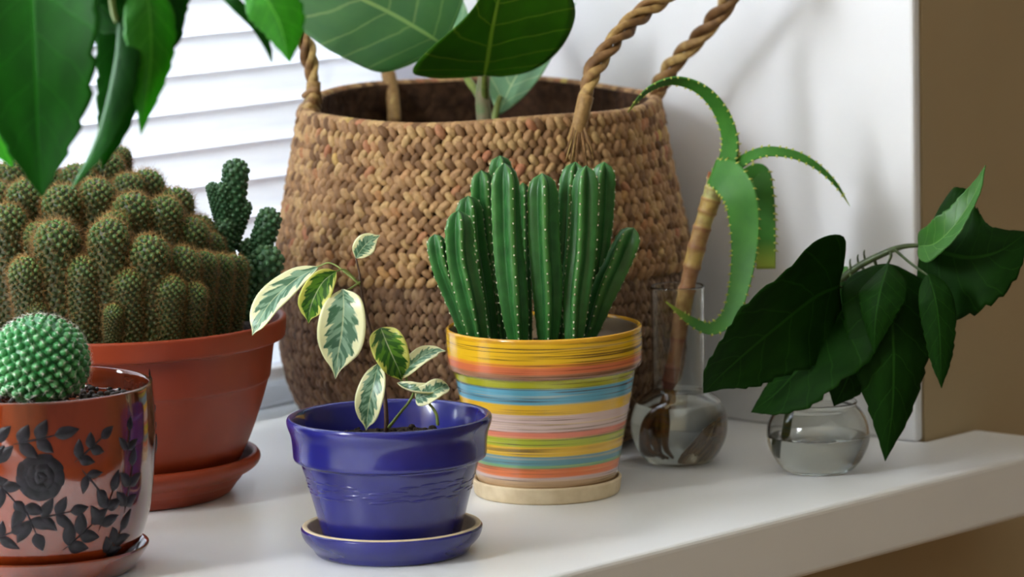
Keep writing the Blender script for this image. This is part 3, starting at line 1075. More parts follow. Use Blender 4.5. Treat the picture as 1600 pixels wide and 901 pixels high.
# the ball
bc = pix(62, 566, D4)
br = 76 * s4
body, sp = MB(), MB()
nr_ = 26
ph_ = np.linspace(0.02, math.pi - 0.5, nr_)
th = np.linspace(0, 2 * math.pi, 40, endpoint=False)
v = np.stack([np.sin(ph_)[:, None] * np.cos(th), np.sin(ph_)[:, None] * np.sin(th), np.broadcast_to(np.cos(ph_)[:, None], (nr_, 40))], -1)[::-1] * br * 0.93 + bc
grid_closed(body, v, True, 0.0)
nk = 250
kz = 1 - (np.arange(nk) + 0.5) / nk * 1.62
an = np.arange(nk) * 2.399963
O = np.stack([np.sqrt(1 - kz ** 2) * np.cos(an), np.sqrt(1 - kz ** 2) * np.sin(an), kz], -1)
T = nrm(np.cross(O, [0.01, 0.02, 1.0]))
U = np.cross(O, T)
kr = br * 0.116 * np.clip(0.55 + (1 - kz), 0.55, 1)[:, None]
lobes(body, bc + O * br * 0.93, T * kr * 0.85, U * kr * 0.85, O * kr * 1.05, 0.1 + 0.6 * rng.random(nk), 8, 5)
bo = body.build('cactus_body', M['ball_skin'], pb)
tip = bc + O * (br * 0.93 + kr * 0.98)
ps, ds = [], []
for k in range(9):
    f = rng.random(nk)[:, None] * 6.283
    ps.append(tip)
    ds.append(nrm(O * (0.25 + 0.5 * rng.random(nk))[:, None] + np.cos(f) * T + np.sin(f) * U) * (0.0016 + 0.0022 * rng.random(nk) + 0.0022 * np.clip(0.25 - kz, 0, 1))[:, None])
needles(sp, np.concatenate(ps), np.concatenate(ds), 0.00006, rng.random(nk * 9))
wl = np.full((nk, 1), 0.00032)
lobes(sp, tip, T * wl, U * wl, O * wl, rng.random(nk), 5, 3)
stuff(sp.build('spines', M['white_spine'], bo))
# relief flowers round the pot
rf4 = radius_fn(out4, s4)


def on_pot(px, py):
    ph = math.asin(max(-0.98, min(0.98, (px - 62 + 0.02 * (890 - py)) / 186.0)))
    return ph, zpx(890 - (py - 186 * math.cos(ph) * 0.195), s4)


def rose(px, py, size, extra=0.0):
    ph, z = on_pot(px, py)
    ph += extra
    mb = MB()
    sz = size * s4
    for ring, (cnt, rad, ln, wd, h) in enumerate(((9, 0.62, 0.62, 0.62, 0.0007), (6, 0.34, 0.5, 0.5, 0.0011), (3, 0.1, 0.36, 0.3, 0.0015))):
        for k in range(cnt):
            a = k / cnt * 6.283 + ring * 0.5
            patch(mb, B4, rf4, ph + math.cos(a) * rad * sz / 0.0576, z + math.sin(a) * rad * sz, a + 1.57 + random.uniform(-.2, .2), ln * sz * 1.5, wd * sz, h, 0.0002 + 0.0002 * ring, pr=ROUND)
    mb.build('rose_relief', M['relief'], pb)


def sprig(px, py, ang, length, nl, lw, extra=0.0, spread=0.9):
    ph, z = on_pot(px, py)
    ph += extra
    mb = MB()
    L_ = length * s4 * 1.15
    lw = lw * 1.22
    ca, sa_ = math.cos(ang), math.sin(ang)
    patch(mb, B4, rf4, ph, z, ang, L_, 0.0009, 0.0005)
    for k in range(nl):
        f = (k + 0.4) / nl - 0.5
        for sd in (-1, 1):
            if k == nl - 1 and sd == 1:
                continue
            a = ang + sd * spread if k < nl - 1 else ang
            ll = lw * s4 * random.uniform(1.5, 2.1)
            cx, cz = L_ * f * ca + math.cos(a) * ll * 0.5, L_ * f * sa_ + math.sin(a) * ll * 0.5
            patch(mb, B4, rf4, ph + cx / 0.0576, z + cz, a, ll, lw * s4, 0.0008)
    mb.build('sprig_relief', M['relief'], pb)


for ex in (0.0, 2.1, -2.1):
    rose(86, 748, 40, ex)
    for a in ((84, 690, R(10), 70, 3, 17), (160, 704, R(35), 62, 3, 14), (17, 690, R(95), 80, 3, 16), (10, 738, R(60), 60, 2, 18), (70, 816, R(-70), 60, 3, 17), (112, 806, R(8), 60, 3, 15),
              (150, 838, R(40), 64, 3, 18), (186, 795, R(70), 70, 3, 16), (165, 760, R(-50), 60, 2, 12), (38, 775, R(-50), 50, 2, 15), (215, 760, R(80), 80, 3, 16), (205, 850, R(60), 50, 3, 16), (30, 836, R(20), 40, 2, 15), (212, 690, R(80), 50, 2, 12)):
        sprig(*a, extra=ex)

# ------------------------------------------------------------------ belly basket
B5 = on_sill(760, 680)
D5 = depth(B5)
s5 = D5 / FPX


def fibre(name, stops, rough=0.7):
    m, nt, b = mat(name, (160, 120, 80), rough, 0.3)
    t = nd(nt, 'ShaderNodeAttribute', attribute_name='tint').outputs['Fac']
    n = noise(nt, objco(nt, (1, 1, 1)), 420.0, 3.0)
    col = ramp(nt, t, [(p, lin(c)) for p, c in stops])
    col = mixc(nt, mth(nt, 'MULTIPLY', sstep(nt, n, 0.35, 0.7), 0.35), col, lin((92, 62, 38)))
    nt.links.new(col, b.inputs['Base Color'])
    bump(nt, b, n, 0.35, 0.0008)
    return m


M['seagrass'] = fibre('seagrass', [(0.0, (104, 74, 48)), (0.3, (158, 120, 84)), (0.6, (178, 140, 98)), (0.85, (190, 156, 106)), (0.95, (168, 108, 78)), (1.0, (202, 178, 98))])
M['seagrass_dark'] = fibre('dark_seagrass', [(0.0, (84, 62, 46)), (0.4, (116, 88, 66)), (0.8, (136, 106, 80)), (1.0, (150, 124, 92))])
M['rope'] = fibre('seagrass_rope', [(0.0, (96, 66, 38)), (0.5, (142, 106, 64)), (1.0, (190, 158, 98))], 0.6)
M['liner'] = speckled('basket_inside', (84, 58, 40), (54, 36, 26), 160.0, 0.85, 0.2, 0, 0.8, 0.003)

low5 = [(0, 0), (222, 0), (240, 4), (262, 18), (283, 44), (298, 73), (310, 110), (316, 156), (317, 215), (314, 256)]
upp5 = [(317, 266), (319, 276), (316, 300), (308, 345), (298, 392), (286, 450), (277, 500), (275, 515)]
rl, ru = radius_fn(low5, s5), radius_fn(upp5, s5)
ZC, ZT = zpx(260, s5), zpx(511, s5)


def rim_dz(phi, z):
    """the soft rim hangs a little lower towards the room and waves"""
    k = np.clip(z / ZT, 0, 1.1) ** 3
    lift = 0.0065 * np.cos(phi) * np.exp(-((z - ZC) / 0.035) ** 2)
    return lift + k * (-0.0030 * np.cos(phi) + 0.0012 * np.sin(2 * phi + 0.6) + 0.0007 * np.sin(5 * phi))


def bpt(phi, z, r):
    phi, z, r = np.broadcast_arrays(np.asarray(phi, float), np.asarray(z, float), np.asarray(r, float))
    return B5 + r[..., None] * (np.sin(phi)[..., None] * LAT + np.cos(phi)[..., None] * BACK) + (z + rim_dz(phi, z))[..., None] * UPZ


bk = thing('woven_basket', 'big round seagrass belly basket with rope handles and darker lower half', 'basket', B5)
mb = MB()
outp = chaikin(prof(low5 + upp5, s5), 2)
inner = outp[::-1] * np.array([1, 1]) - np.array([0.0065, 0])
inner = inner[inner[:, 1] > 0.004]
inner[:, 0] = np.clip(inner[:, 0], 0, None)
pf_ = np.vstack([outp - np.array([0.0022, 0]) * (outp[:, :1] > 0.01), inner, [(0, 0.004)]])
th = np.linspace(0, 2 * math.pi, 96, endpoint=False)[::-1]
v = bpt(th[None], pf_[:, 1, None], pf_[:, 0, None])
grid_closed(mb, v, False)
mb.build('basket_body', M['liner'], bk)


def braid(name, z, rfun, n, ln, wd, dp, ang, m, jit=0.12, twin=True, flare=0.0):
    mb = MB()
    for half in ((-1, 1) if twin else (0,)):
        ph = (np.arange(n) + 0.25 * half + rng.normal(0, jit * 0.5, n)) * 2 * math.pi / n
        zz = z + half * ln * 0.30 + rng.normal(0, ln * 0.03, n)
        r = rfun(zz)
        C = bpt(ph, zz, r + rng.normal(0, dp * 0.15, n))
        O = np.sin(ph)[:, None] * LAT + np.cos(ph)[:, None] * BACK
        T = np.cos(ph)[:, None] * LAT - np.sin(ph)[:, None] * BACK
        dr = (rfun(zz + 0.002) - rfun(zz - 0.002)) / 0.004
        Z = nrm(UPZ + dr[:, None] * O)
        a = R(ang) * (half if half else 1) + rng.normal(0, 0.10, n)
        Ld = np.sin(a)[:, None] * T + np.cos(a)[:, None] * Z
        Wd = np.cos(a)[:, None] * T - np.sin(a)[:, None] * Z
        f = (1 + rng.normal(0, 0.08, n))[:, None]
        lobes(mb, C, Wd * wd / 2 * f, O * dp * f, Ld * ln / 2 * f + O * dp * 0.25, np.clip(rng.random(n) * 0.97 + 0.03 * (rng.random(n) > 0.96), 0, 1), 8, 6)
    return mb.build(name, m, bk)


nrow = 10
hz_ = (ZT - ZC) / nrow
for k in range(nrow):
    z = ZC + hz_ * (k + 0.5)
    braid('braid_row', z, ru, 116, hz_ * 0.98, 0.0052, 0.0025, -38 if k < 8 else -30, M['seagrass'])
nlow = 15
hl_ = (ZC - 0.004) / nlow
for k in range(nlow):
    z = 0.005 + hl_ * (k + 0.45)
    braid('dark_braid_row', z, rl, 160, hl_ * 1.25, 0.0042, 0.0016, -24, M['seagrass_dark'])
# rolled edge of the rim
mb = MB()
ph = np.linspace(0, 2 * math.pi, 140, endpoint=False)
cc = bpt(ph, np.full(140, ZT + 0.001), float(ru(ZT)) - 0.002)
O = np.sin(ph)[:, None] * LAT + np.cos(ph)[:, None] * BACK
T = np.cos(ph)[:, None] * LAT - np.sin(ph)[:, None] * BACK
lobes(mb, cc, O * 0.0034, UPZ[None] * 0.0026 + 0 * O, T * 0.0058 + UPZ[None] * 0.0009, None, 8, 6)
mb.build('rim_braid', M['seagrass'], bk)


def rope(parent, pts, rad, turns, wrap=(0.0, 0.0)):
    """a handle of three twisted strands with a wrapped straight stretch at each end"""
    c = catmull(np.array(pts), 150)
    t, a, b = frames(c)
    x = np.linspace(0, 1, 150)
    h = bpy.data.objects.new('handle', None)
    COL.objects.link(h)
    h.parent = parent
    for k in range(3):
        mb = MB()
        fade = np.clip(np.minimum((x - wrap[0]) / 0.06, (1 - wrap[1] - x) / 0.06), 0, 1)
        an = 2 * math.pi * (turns * x + k / 3)
        off = rad * (0.35 + 0.42 * fade)
        cen = c + off[:, None] * (np.cos(an)[:, None] * a + np.sin(an)[:, None] * b)
        rr = rad * (0.58 + 0.09 * np.sin(x * 70 + k * 2.4) + 0.07 * np.sin(x * 37 + k * 1.3))
        th = np.linspace(0, 2 * math.pi, 10, endpoint=False)
        tt, aa, bb = frames(cen)
        fl = 1 + 0.12 * np.cos(3 * th)
        v = cen[:, None] + rr[:, None, None] * fl[None, :, None] * (aa[:, None] * np.cos(th)[None, :, None] + bb[:, None] * np.sin(th)[None, :, None])
        grid_closed(mb, v, True, np.clip(0.5 + 0.35 * np.sin(x * 23 + k * 2.1) + rng.normal(0, 0.12, 150), 0, 1))
        mb.build('strand', M['rope'], h)
    for sgn, wl in ((0, wrap[0]), (1, wrap[1])):
        if wl <= 0:
            continue
        i0, i1 = (2, int(wl * 150)) if sgn == 0 else (149 - int(wl * 150), 147)
        mb = MB()
        tube(mb, c[i0:i1], [rad * 1.12, rad * 1.02, rad * 1.06], None, 12, 0.62)
        mb.build('wrapping', M['rope'], h)
    return h, c


def tuft(parent, root, down, n, spread, length, rad):
    mb = MB()
    for k in range(n):
        a = random.uniform(-1, 1)
        p = np.array(root) + LAT * a * spread * 0.4
        d = np.array(down) * length * random.uniform(0.6, 1.0) + LAT * a * spread + BACK * random.uniform(0.000, 0.003)
        tube(mb, [p, p + d * 0.5 + BACK * 0.0015, p + d], [rad, rad * 0.8, rad * 0.4], 7, 5, random.random())
    return mb.build('frayed_fibres', M['rope'], parent)


hR, c = rope(bk, pp(D5, (897, 226, -.104), (905, 196, -.108), (916, 150, -.106), (930, 108, -.10), (962, 62, -.09), (1000, 22, -.075), (1046, -12, -.07), (1100, -58, -.075), (1142, -66, -.06), (1154, -36, -.035),
                    (1138, 2, -.022), (1100, 52, -.009), (1055, 98, .0), (1028, 140, .005), (1020, 176, .002), (1016, 196, .0)), 11 * s5, 9, (0.14, 0.10))
tuft(hR, pix(905, 196, D5 - .110), (0, 0, -1), 22, 0.006, 0.024, 0.0007)
tuft(hR, pix(1024, 150, D5 + .006), (0, 0, -1), 12, 0.006, 0.016, 0.0007)
hL, c = rope(bk, pp(D5, (482, 190, -.012), (483, 168, -.014), (490, 140, -.012), (486, 100, -.01), (474, 60, -.008), (456, 22, -.004), (440, -10, 0), (430, -70, .02), (470, -120, .04), (540, -90, .06), (572, -10, .075),
                    (588, 50, .084), (600, 92, .084), (610, 130, .080), (615, 168, .074), (616, 196, .07)), 10.5 * s5, 8, (0.16, 0.16))
tuft(hL, pix(484, 160, D5 - .016), (0, 0, -1), 16, 0.006, 0.016, 0.0008)
mb = MB()
for k in range(7):
    q = pp(D5, (474 + 6 * math.sin(k), 150 + 6 * k, -.02 + .002 * k), (490 + 3 * math.cos(k), 140 + 8 * k, -.028), (500 - 3 * k % 5, 160 + 4 * k, -.02))
    tube(mb, q, [0.0016, 0.0022, 0.0016], 9, 7, random.random())
mb.build('knot', M['rope'], hL)

# ---- the big leaved fig standing in the basket
M['fig_leaf_dark'] = leaf_mat('broad_fig_leaf', (50, 96, 12), (58, 108, 16), (122, 146, 52), 0.42, 0.3, 2.0, 7.0, 2.2, 0.035)
M['fig_leaf_pale'] = leaf_mat('broad_fig_leaf_pale', (130, 174, 136), (140, 184, 138), (204, 222, 172), 0.42, 0.40, 1.15, 6.0, 2.2, 0.05, 0.4, 0.3, (0.85, 1.0, 0.72, 1))
M['fig_trunk'] = speckled('pale_green_stem', (112, 128, 84), (138, 128, 98), 160.0, 0.55)
ft = thing('broadleaf_fig', 'broad leaved fig plant with a pale stem growing inside the woven basket', 'plant', B5 + UPZ * zpx(430, s5))
mb = MB()
soil_disc(mb, B5 + UPZ * zpx(430, s5), 262 * s5, 0.0015)
mb.build('soil', M['soil'], ft)
stem(ft, D5, [(760, 262, -.012), (757, 196, -.012), (754, 150, -.012), (757, 112, -.012), (760, 60, -.008), (752, 0, .0), (748, -60, .0)], [13, 12, 11, 9, 8, 7, 6], M['fig_trunk'], 'trunk', 40, 12)
stem(ft, D5, [(764, 240, .0), (772, 190, .004), (777, 165, .006), (782, 150, .008)], [7, 6, 5, 4], M['green_stem'], 'petiole', 24, 10)
stem(ft, D5, [(755, 168, -.012), (745, 145, -.006), (732, 126, 0), (722, 108, .006)], [5, 6, 6, 4], M['green_stem'], 'petiole', 20, 10)
stem(ft, D5, [(758, 150, -.014), (757, 130, -.022), (757, 116, -.026)], [6, 5, 4], M['green_stem'], 'petiole', 20, 10)
stem(ft, D5, [(755, 90, -.008), (725, 84, .0), (690, 68, .0)], [6, 5, 4], M['green_stem'], 'petiole', 20, 10)


def blade(parent, D, pts, width, sdir, prof_, m, fold=0.0, cup=0.0, **kw):
    p = np.array(pp(D, *pts))
    t = nrm(p[-1] - p[0])
    sd = nrm(view_vec(*sdir))
    n = np.cross(sd, t)
    mb = MB()
    leaf(mb, p, width * D / FPX, n, prof_, 44, 10, fold, cup, **kw)
    return mb.build('leaf', M[m], parent, solid=0.0006)


blade(ft, D5, [(757, 118, -.026), (762, 92, -.036), (769, 40, -.060), (782, -20, -.085), (800, -80, -.10)], 232, (.99, .05, -.1), [(0, .3), (.03, .66), (.1, .92), (.2, 1.0), (.3, .97), (.4, .80), (.52, .5), (.65, .28), (.85, .12), (1, 0)], 'fig_leaf_dark', 0.06, 0.05,
      prof_right=[(0, .2), (.06, .42), (.18, .66), (.35, .92), (.5, 1.03), (.65, 1.02), (.82, .8), (.94, .4), (1, 0)])
blade(ft, D5, [(690, 68, .0), (655, 46, -.016), (610, 20, -.03), (560, -4, -.044), (480, -40, -.06), (420, -70, -.07)], 205, (.42, .80, .25), ROUND, 'fig_leaf_pale', -0.05, -0.08)
blade(ft, D5, [(780, 178, .008), (798, 136, .014), (822, 96, .02), (856, 52, .024), (900, 4, .02)], 84, (.75, -.35, .5), ELLIP, 'fig_leaf_pale', 0.1, 0.1)
blade(ft, D5, [(722, 108, .006), (716, 70, .02), (704, 10, .04), (690, -60, .05)], 60, (.8, .2, .4), ELLIP, 'fig_leaf_pale', 0.1, 0.1)

# ------------------------------------------------------------------ glass vases
def glass_mat(name, color, ior=1.47):
    m, nt, b = mat(name, (255, 255, 255), 0.0, 0.5)
    b.inputs['Base Color'].default_value = color
    b.inputs['Transmission Weight'].default_value = 1.0
    b.inputs['IOR'].default_value = ior
    return m


M['glass'] = glass_mat('clear_glass', (0.96, 0.985, 0.97, 1))
M['water'] = glass_mat('vase_water', (0.97, 0.975, 0.95, 1), 1.333)

B6 = on_sill(1062, 722)
D6 = depth(B6)
s6 = D6 / FPX
bv = thing('bulb_vase', 'clear glass bulb vase with tall straight neck holding the aloe cutting', 'vase', B6)
o6 = [(0, 0), (40, 0), (50, 2), (62, 16), (73, 36), (76.5, 56), (74, 78), (64, 98), (50, 108), (43, 114), (41, 122), (41, 150), (42, 265), (43, 272), (42, 275)]
i6 = [(40, 275), (39, 270), (38.5, 150), (38.5, 122), (40, 113), (48, 105), (61, 95), (70, 76), (72, 56), (69, 38), (59, 20), (48, 8), (38, 6), (0, 6)]
mb = MB()
lathe(mb, prof(o6 + i6, s6), B6, 72)
mb.build('glass_body', M['glass'], bv)
mb = MB()
lathe(mb, prof([(0, 5), (38, 5), (48, 7), (60, 19.5), (70, 38), (73, 56), (71, 75), (63, 92), (62, 93), (0, 93)], s6), B6, 72)
mb.build('water', M['water'], bv)

B7 = on_sill(1279, 735)
D7 = depth(B7)
s7 = D7 / FPX
rv_ = thing('bowl_vase', 'small round clear glass bowl vase half full of water near the sill edge', 'vase', B7)
o7 = [(0, 0), (44, 0), (54, 2), (68, 18), (79, 40), (81.5, 58), (78, 78), (68, 95), (61, 101), (60, 104), (62, 107), (61, 109)]
i7 = [(58.5, 109), (57, 106), (57.5, 101), (65, 92), (74, 76), (77, 58), (75, 42), (65, 22), (52, 8), (42, 6), (0, 6)]
mb = MB()
lathe(mb, prof(o7 + i7, s7), B7, 72)
mb.build('glass_body', M['glass'], rv_)
mb = MB()
lathe(mb, prof([(0, 5), (42, 5), (52, 7), (65.5, 21.5), (75.6, 42), (77.6, 55), (77.4, 57), (0, 57)], s7), B7, 72)
mb.build('water', M['water'], rv_)

# ------------------------------------------------------------------ aloe cutting
def aloe_skin():
    m, nt, b = mat('aloe_skin', (92, 146, 56), 0.5, 0.3)
    uv = nd(nt, 'ShaderNodeUVMap').outputs[0]
    v = nd(nt, 'ShaderNodeSeparateXYZ', {0: uv}).outputs[1]
    n = noise(nt, objco(nt), 90.0)
    c = mixc(nt, n, lin((44, 100, 34)), lin((76, 140, 48)))
    c = mixc(nt, sstep(nt, v, 0.86, 1.0), c, lin((150, 164, 60)))
    nt.links.new(c, b.inputs['Base Color'])
    bump(nt, b, n, 0.1, 0.0006)
    translucent_mix(m, nt, b, c, 0.12, (0.9, 1.1, 0.4, 1), 1.2)
    return m


M['aloe'] = aloe_skin()
M['aloe_tooth'] = speckled('aloe_teeth', (206, 208, 104), (188, 196, 84), 300.0, 0.5)


def aloe_stem_mat():
    m, nt, b = mat('aloe_stem', (150, 110, 70), 0.5, 0.4)
    t = nd(nt, 'ShaderNodeAttribute', attribute_name='tint').outputs['Fac']
    n = noise(nt, objco(nt, (1, 1, 1)), 220.0)
    c = ramp(nt, t, [(0.0, lin((108, 52, 40))), (0.25, lin((142, 88, 66))), (0.5, lin((164, 122, 84))), (0.66, lin((186, 156, 88))), (0.8, lin((178, 176, 112))), (0.9, lin((188, 168, 118))), (1.0, lin((142, 84, 50)))])
    c = mixc(nt, mth(nt, 'MULTIPLY', sstep(nt, n, 0.42, 0.65), 0.4), c, lin((120, 68, 44)))
    nt.links.new(c, b.inputs['Base Color'])
    bump(nt, b, n, 0.3, 0.001)
    return m


M['aloe_stem'] = aloe_stem_mat()
M['aloe_root'] = speckled('aloe_roots', (148, 92, 30), (108, 72, 30), 200.0, 0.6)
al = thing('aloe_cutting', 'aloe cutting with toothed arching leaves on a banded bare stem in the bulb vase', 'plant', B6 + UPZ * 0.004)
mb = MB()
n = 150
c = catmull(np.array(pp(D6, (1044, 608), (1052, 570), (1064, 500), (1078, 430), (1096, 360), (1112, 308), (1122, 272))), n)
x = np.linspace(0, 1, n)
nodes = np.array([0.06, 0.16, 0.27, 0.36, 0.45, 0.53, 0.60, 0.68, 0.75, 0.82, 0.89, 0.95])
d = (x[:, None] - nodes[None])
ringb = np.exp(-(d / 0.010) ** 2).sum(1)
seg_ = np.searchsorted(nodes, x)
tones = np.array([0.08, 0.2, 0.36, 0.5, 0.6, 0.5, 0.64, 0.56, 0.7, 0.66, 0.8, 0.9, 1.0])[seg_]
rad = (11.0 + 4.0 * x + np.where(x < 0.05, (x - 0.05) * 60, 0) + 1.3 * ringb + 0.8 * np.sin(seg_ * 2.2)) * s6
t, a, b_ = frames(c)
th = np.linspace(0, 2 * math.pi, 16, endpoint=False)
v = c[:, None] + rad[:, None, None] * (a[:, None] * np.cos(th)[None, :, None] + b_[:, None] * np.sin(th)[None, :, None])
grid_closed(mb, v, True, np.clip(tones - 0.12 * ringb, 0, 1))
mb.build('trunk', M['aloe_stem'], al)
for k in range(5):
    mb = MB()
    x0 = 1046 + random.uniform(-4, 4)
    pts = [(x0, 606, random.uniform(-.002, .002)), (1040 + random.uniform(-4, 10), 630, random.uniform(-.003, .003)), (1020 + 6 * k + random.uniform(-4, 4), 662, random.uniform(-.008, .008)), (1024 + 5 * k, 690, random.uniform(-.010, .010)), (1034 + 5 * k, 700, random.uniform(-.006, .006))]
    tube(mb, pp(D6, *pts), [0.0018, 0.0024, 0.0022, 0.0014, 0.0006], 26, 8)
    mb.build('root', M['aloe_root'], al)


def aloe_leaf(pts, widths, normal, thick=0.32, n=64, tooth=0.0044, teeth=True):
    p = np.array(pp(D6, *pts))
    c = catmull(p, n)
    t, nn, s = frames(c, view_vec(*normal))
    w_ = np.interp(np.linspace(0, 1, n), np.linspace(0, 1, len(widths)), widths) * s6 / 2
    th = np.linspace(0, 2 * math.pi, 20, endpoint=False)
    cx, cy = np.cos(th), np.sin(th)
    prof_y = np.where(cy > 0, cy * 0.25 - 0.28 * (1 - cx ** 2) * 0.9, cy * 1.0)
    v = c[:, None] + w_[:, None, None] * (s[:, None] * cx[None, :, None] + nn[:, None] * (prof_y * thick * 1.6)[None, :, None])
    mb = MB()
    grid_closed(mb, v, True)
    lf = mb.build('leaf', M['aloe'], al)
    if teeth:
        L = np.concatenate([[0], np.cumsum(np.linalg.norm(np.diff(c, axis=0), axis=1))])
        P, Dv, G = [], [], []
        for sd in (-1, 1):
            q = tooth * (0.6 if sd > 0 else 0.9)
            while q < L[-1] * 0.95:
                i = int(np.interp(q, L, np.arange(n)))
                P.append(c[i] + s[i] * sd * w_[i] * 0.96)
                Dv.append(nrm(s[i] * sd + t[i] * 0.45))
                G.append(0.55 + 0.45 * w_[i] / w_.max())
                q += tooth * random.uniform(0.85, 1.15)
        P, Dv, G = np.array(P), np.array(Dv), np.array(G)[:, None]
        mb = MB()
        needles(mb, P, Dv * 0.0022 * G, 0.0008, 0.5)
        lobes(mb, P, Dv * 0.0010 * G, nrm(np.cross(Dv, t[0])) * 0.0007 * G, np.tile(t[0], (len(P), 1)) * 0.0008 * G, None, 5, 3)
        stuff(mb.build('teeth', M['aloe_tooth'], lf))
    return lf


aloe_leaf([(1124, 284, -.004), (1134, 258, -.006), (1140, 222, -.006), (1131, 185, -.006), (1112, 155, -.008), (1086, 135, -.01), (1052, 127, -.012), (1020, 137, -.014), (998, 155, -.014), (981, 176, -.014)],
          [44, 36, 34, 32, 30, 27, 24, 18, 12, 2], (-.5, .55, .75))
aloe_leaf([(1136, 270, .002), (1144, 235, .002), (1146, 210, .002), (1141, 188, .002)], [26, 22, 14, 2], (.2, .1, 1))
aloe_leaf([(1128, 284, -.002), (1146, 262, -.008), (1174, 243, -.012), (1205, 236, -.014), (1246, 243, -.014), (1280, 262, -.014), (1308, 290, -.014), (1328, 322, -.014)], [34, 28, 22, 20, 17, 13, 8, 1], (-.1, .75, .65))
aloe_leaf([(1112, 268, -.012), (1136, 278, -.02), (1155, 305, -.026), (1163, 350, -.028), (1162, 400, -.03), (1154, 450, -.034), (1140, 492, -.036), (1112, 513, -.036), (1078, 500, -.034), (1040, 471, -.034)],
          [40, 58, 56, 50, 42, 34, 28, 21, 14, 2], (-.1, .15, 1))
aloe_leaf([(1136, 296, .006), (1160, 282, .014), (1186, 270, .018), (1192, 300, .012), (1195, 350, .008), (1197, 420, .006)], [26, 28, 30, 34, 34, 30], (.1, .2, 1))

# ------------------------------------------------------------------ hibiscus cutting in the bowl
M['hib_dark'] = leaf_mat('hibiscus_leaf', (16, 46, 7), (22, 58, 9), (32, 72, 17), 0.6, 0.2, 1.7, 7.0, 2.6, 0.03, 0.08)
M['hib_light'] = leaf_mat('young_hibiscus_leaf', (62, 116, 46), (72, 128, 52), (112, 156, 84), 0.4, 0.3, 1.4, 7.0, 2.6, 0.035)
M['hib_stem'] = speckled('hibiscus_stem', (58, 74, 28), (44, 56, 26), 200.0, 0.5)
hc = thing('hibiscus_cutting', 'hibiscus cutting with dark drooping toothed leaves standing in the round bowl vase', 'plant', B7 + UPZ * 0.003)
stem(hc, D7, [(1224, 706, .0), (1228, 676, .0), (1238, 630, .004), (1268, 560, .012), (1294, 490, .012), (1308, 446, .006), (1338, 418, 0), (1385, 394, -.006), (1412, 385, -.008), (1440, 383, -.01)], [7, 7, 7, 7, 7, 6, 5.5, 5, 4, 3], M['hib_stem'], 'trunk', 70, 10)
for pts in ([(1328, 425, .002), (1330, 440, -.006), (1322, 452, -.014), (1310, 446, -.02)], [(1334, 421, .002), (1348, 436, -.004), (1346, 452, -.01), (1330, 458, -.01)],
            [(1390, 393, -.006), (1392, 400, -.014), (1386, 414, -.018)], [(1398, 390, -.008), (1424, 412, -.03), (1450, 430, -.044)], [(1345, 415, 0), (1356, 432, -.004), (1352, 460, -.008)],
            [(1320, 432, .004), (1306, 440, .008), (1312, 425, .012)], [(1366, 404, -.004), (1370, 424, -.002), (1360, 440, 0)]):
    stem(hc, D7, pts, [2.6, 2.4, 2.2, 2.0], M['hib_stem'], 'petiole', 20, 8)
for (x, y) in ((1330, 416), (1352, 402), (1342, 409)):
    stem(hc, D7, [(x, y + 6, 0), (x - 2, y - 6, 0), (x - 1, y - 12, 0)], [2.2, 1.6, 0.8], M['hib_stem'], 'bud', 8, 6)

hib = [
    # midrib, width, side direction, material, fold, cup
    ([(1312, 446, -.02), (1276, 462, -.034), (1226, 500, -.046), (1168, 548, -.05), (1128, 584, -.05), (1099, 614, -.046)], 196, (.62, .75, -.15), 'hib_dark', 0.04, 0.12, BROAD),
    ([(1332, 452, -.012), (1306, 500, -.022), (1262, 560, -.028), (1215, 612, -.028), (1174, 644, -.024)], 185, (.75, .6, .1), 'hib_dark', 0.05, 0.15, BROAD),
    ([(1386, 412, -.018), (1392, 470, -.034), (1396, 550, -.04), (1394, 640, -.038), (1383, 720, -.03)], 150, (1, .0, -.1), 'hib_dark', 0.12, 0.2, BROAD),
    ([(1366, 440, -.004), (1352, 500, -.014), (1336, 560, -.018), (1318, 605, -.018), (1303, 634, -.014)], 124, (1, .2, -.1), 'hib_dark', 0.1, 0.15, BROAD),
    ([(1388, 412, -.020), (1376, 452, -.044), (1368, 500, -.048), (1366, 552, -.044)], 84, (.9, .1, .2), 'hib_dark', 0.25, 0.2, OVATE),
    ([(1440, 384, -.01), (1472, 394, -.02), (1516, 402, -.03), (1562, 392, -.034), (1606, 362, -.03)], 206, (.15, 1, -.1), 'hib_dark', 0.05, 0.1, BROAD),
    ([(1436, 384, -.012), (1462, 380, -.036), (1492, 352, -.046), (1522, 306, -.046), (1540, 258, -.04)], 64, (.75, .35, .8), 'hib_light', 0.3, 0.1, OVATE),
    ([(1450, 428, -.044), (1462, 470, -.048), (1468, 520, -.048), (1470, 570, -.046), (1471, 606, -.042)], 58, (1, .05, .1), 'hib_dark', 0.15, 0.2, OVATE),
    ([(1320, 430, .012), (1308, 436, .024), (1300, 450, .03)], 40, (.6, .7, 0), 'hib_light', 0.1, 0.1, ROUND),
]
for pts, wd, sd, mm, fo, cu, pr_ in hib:
    blade(hc, D7, pts, wd, sd, pr_, mm, fo, cu, serr=0.10, teeth=12, wave=0.06, wn=3)

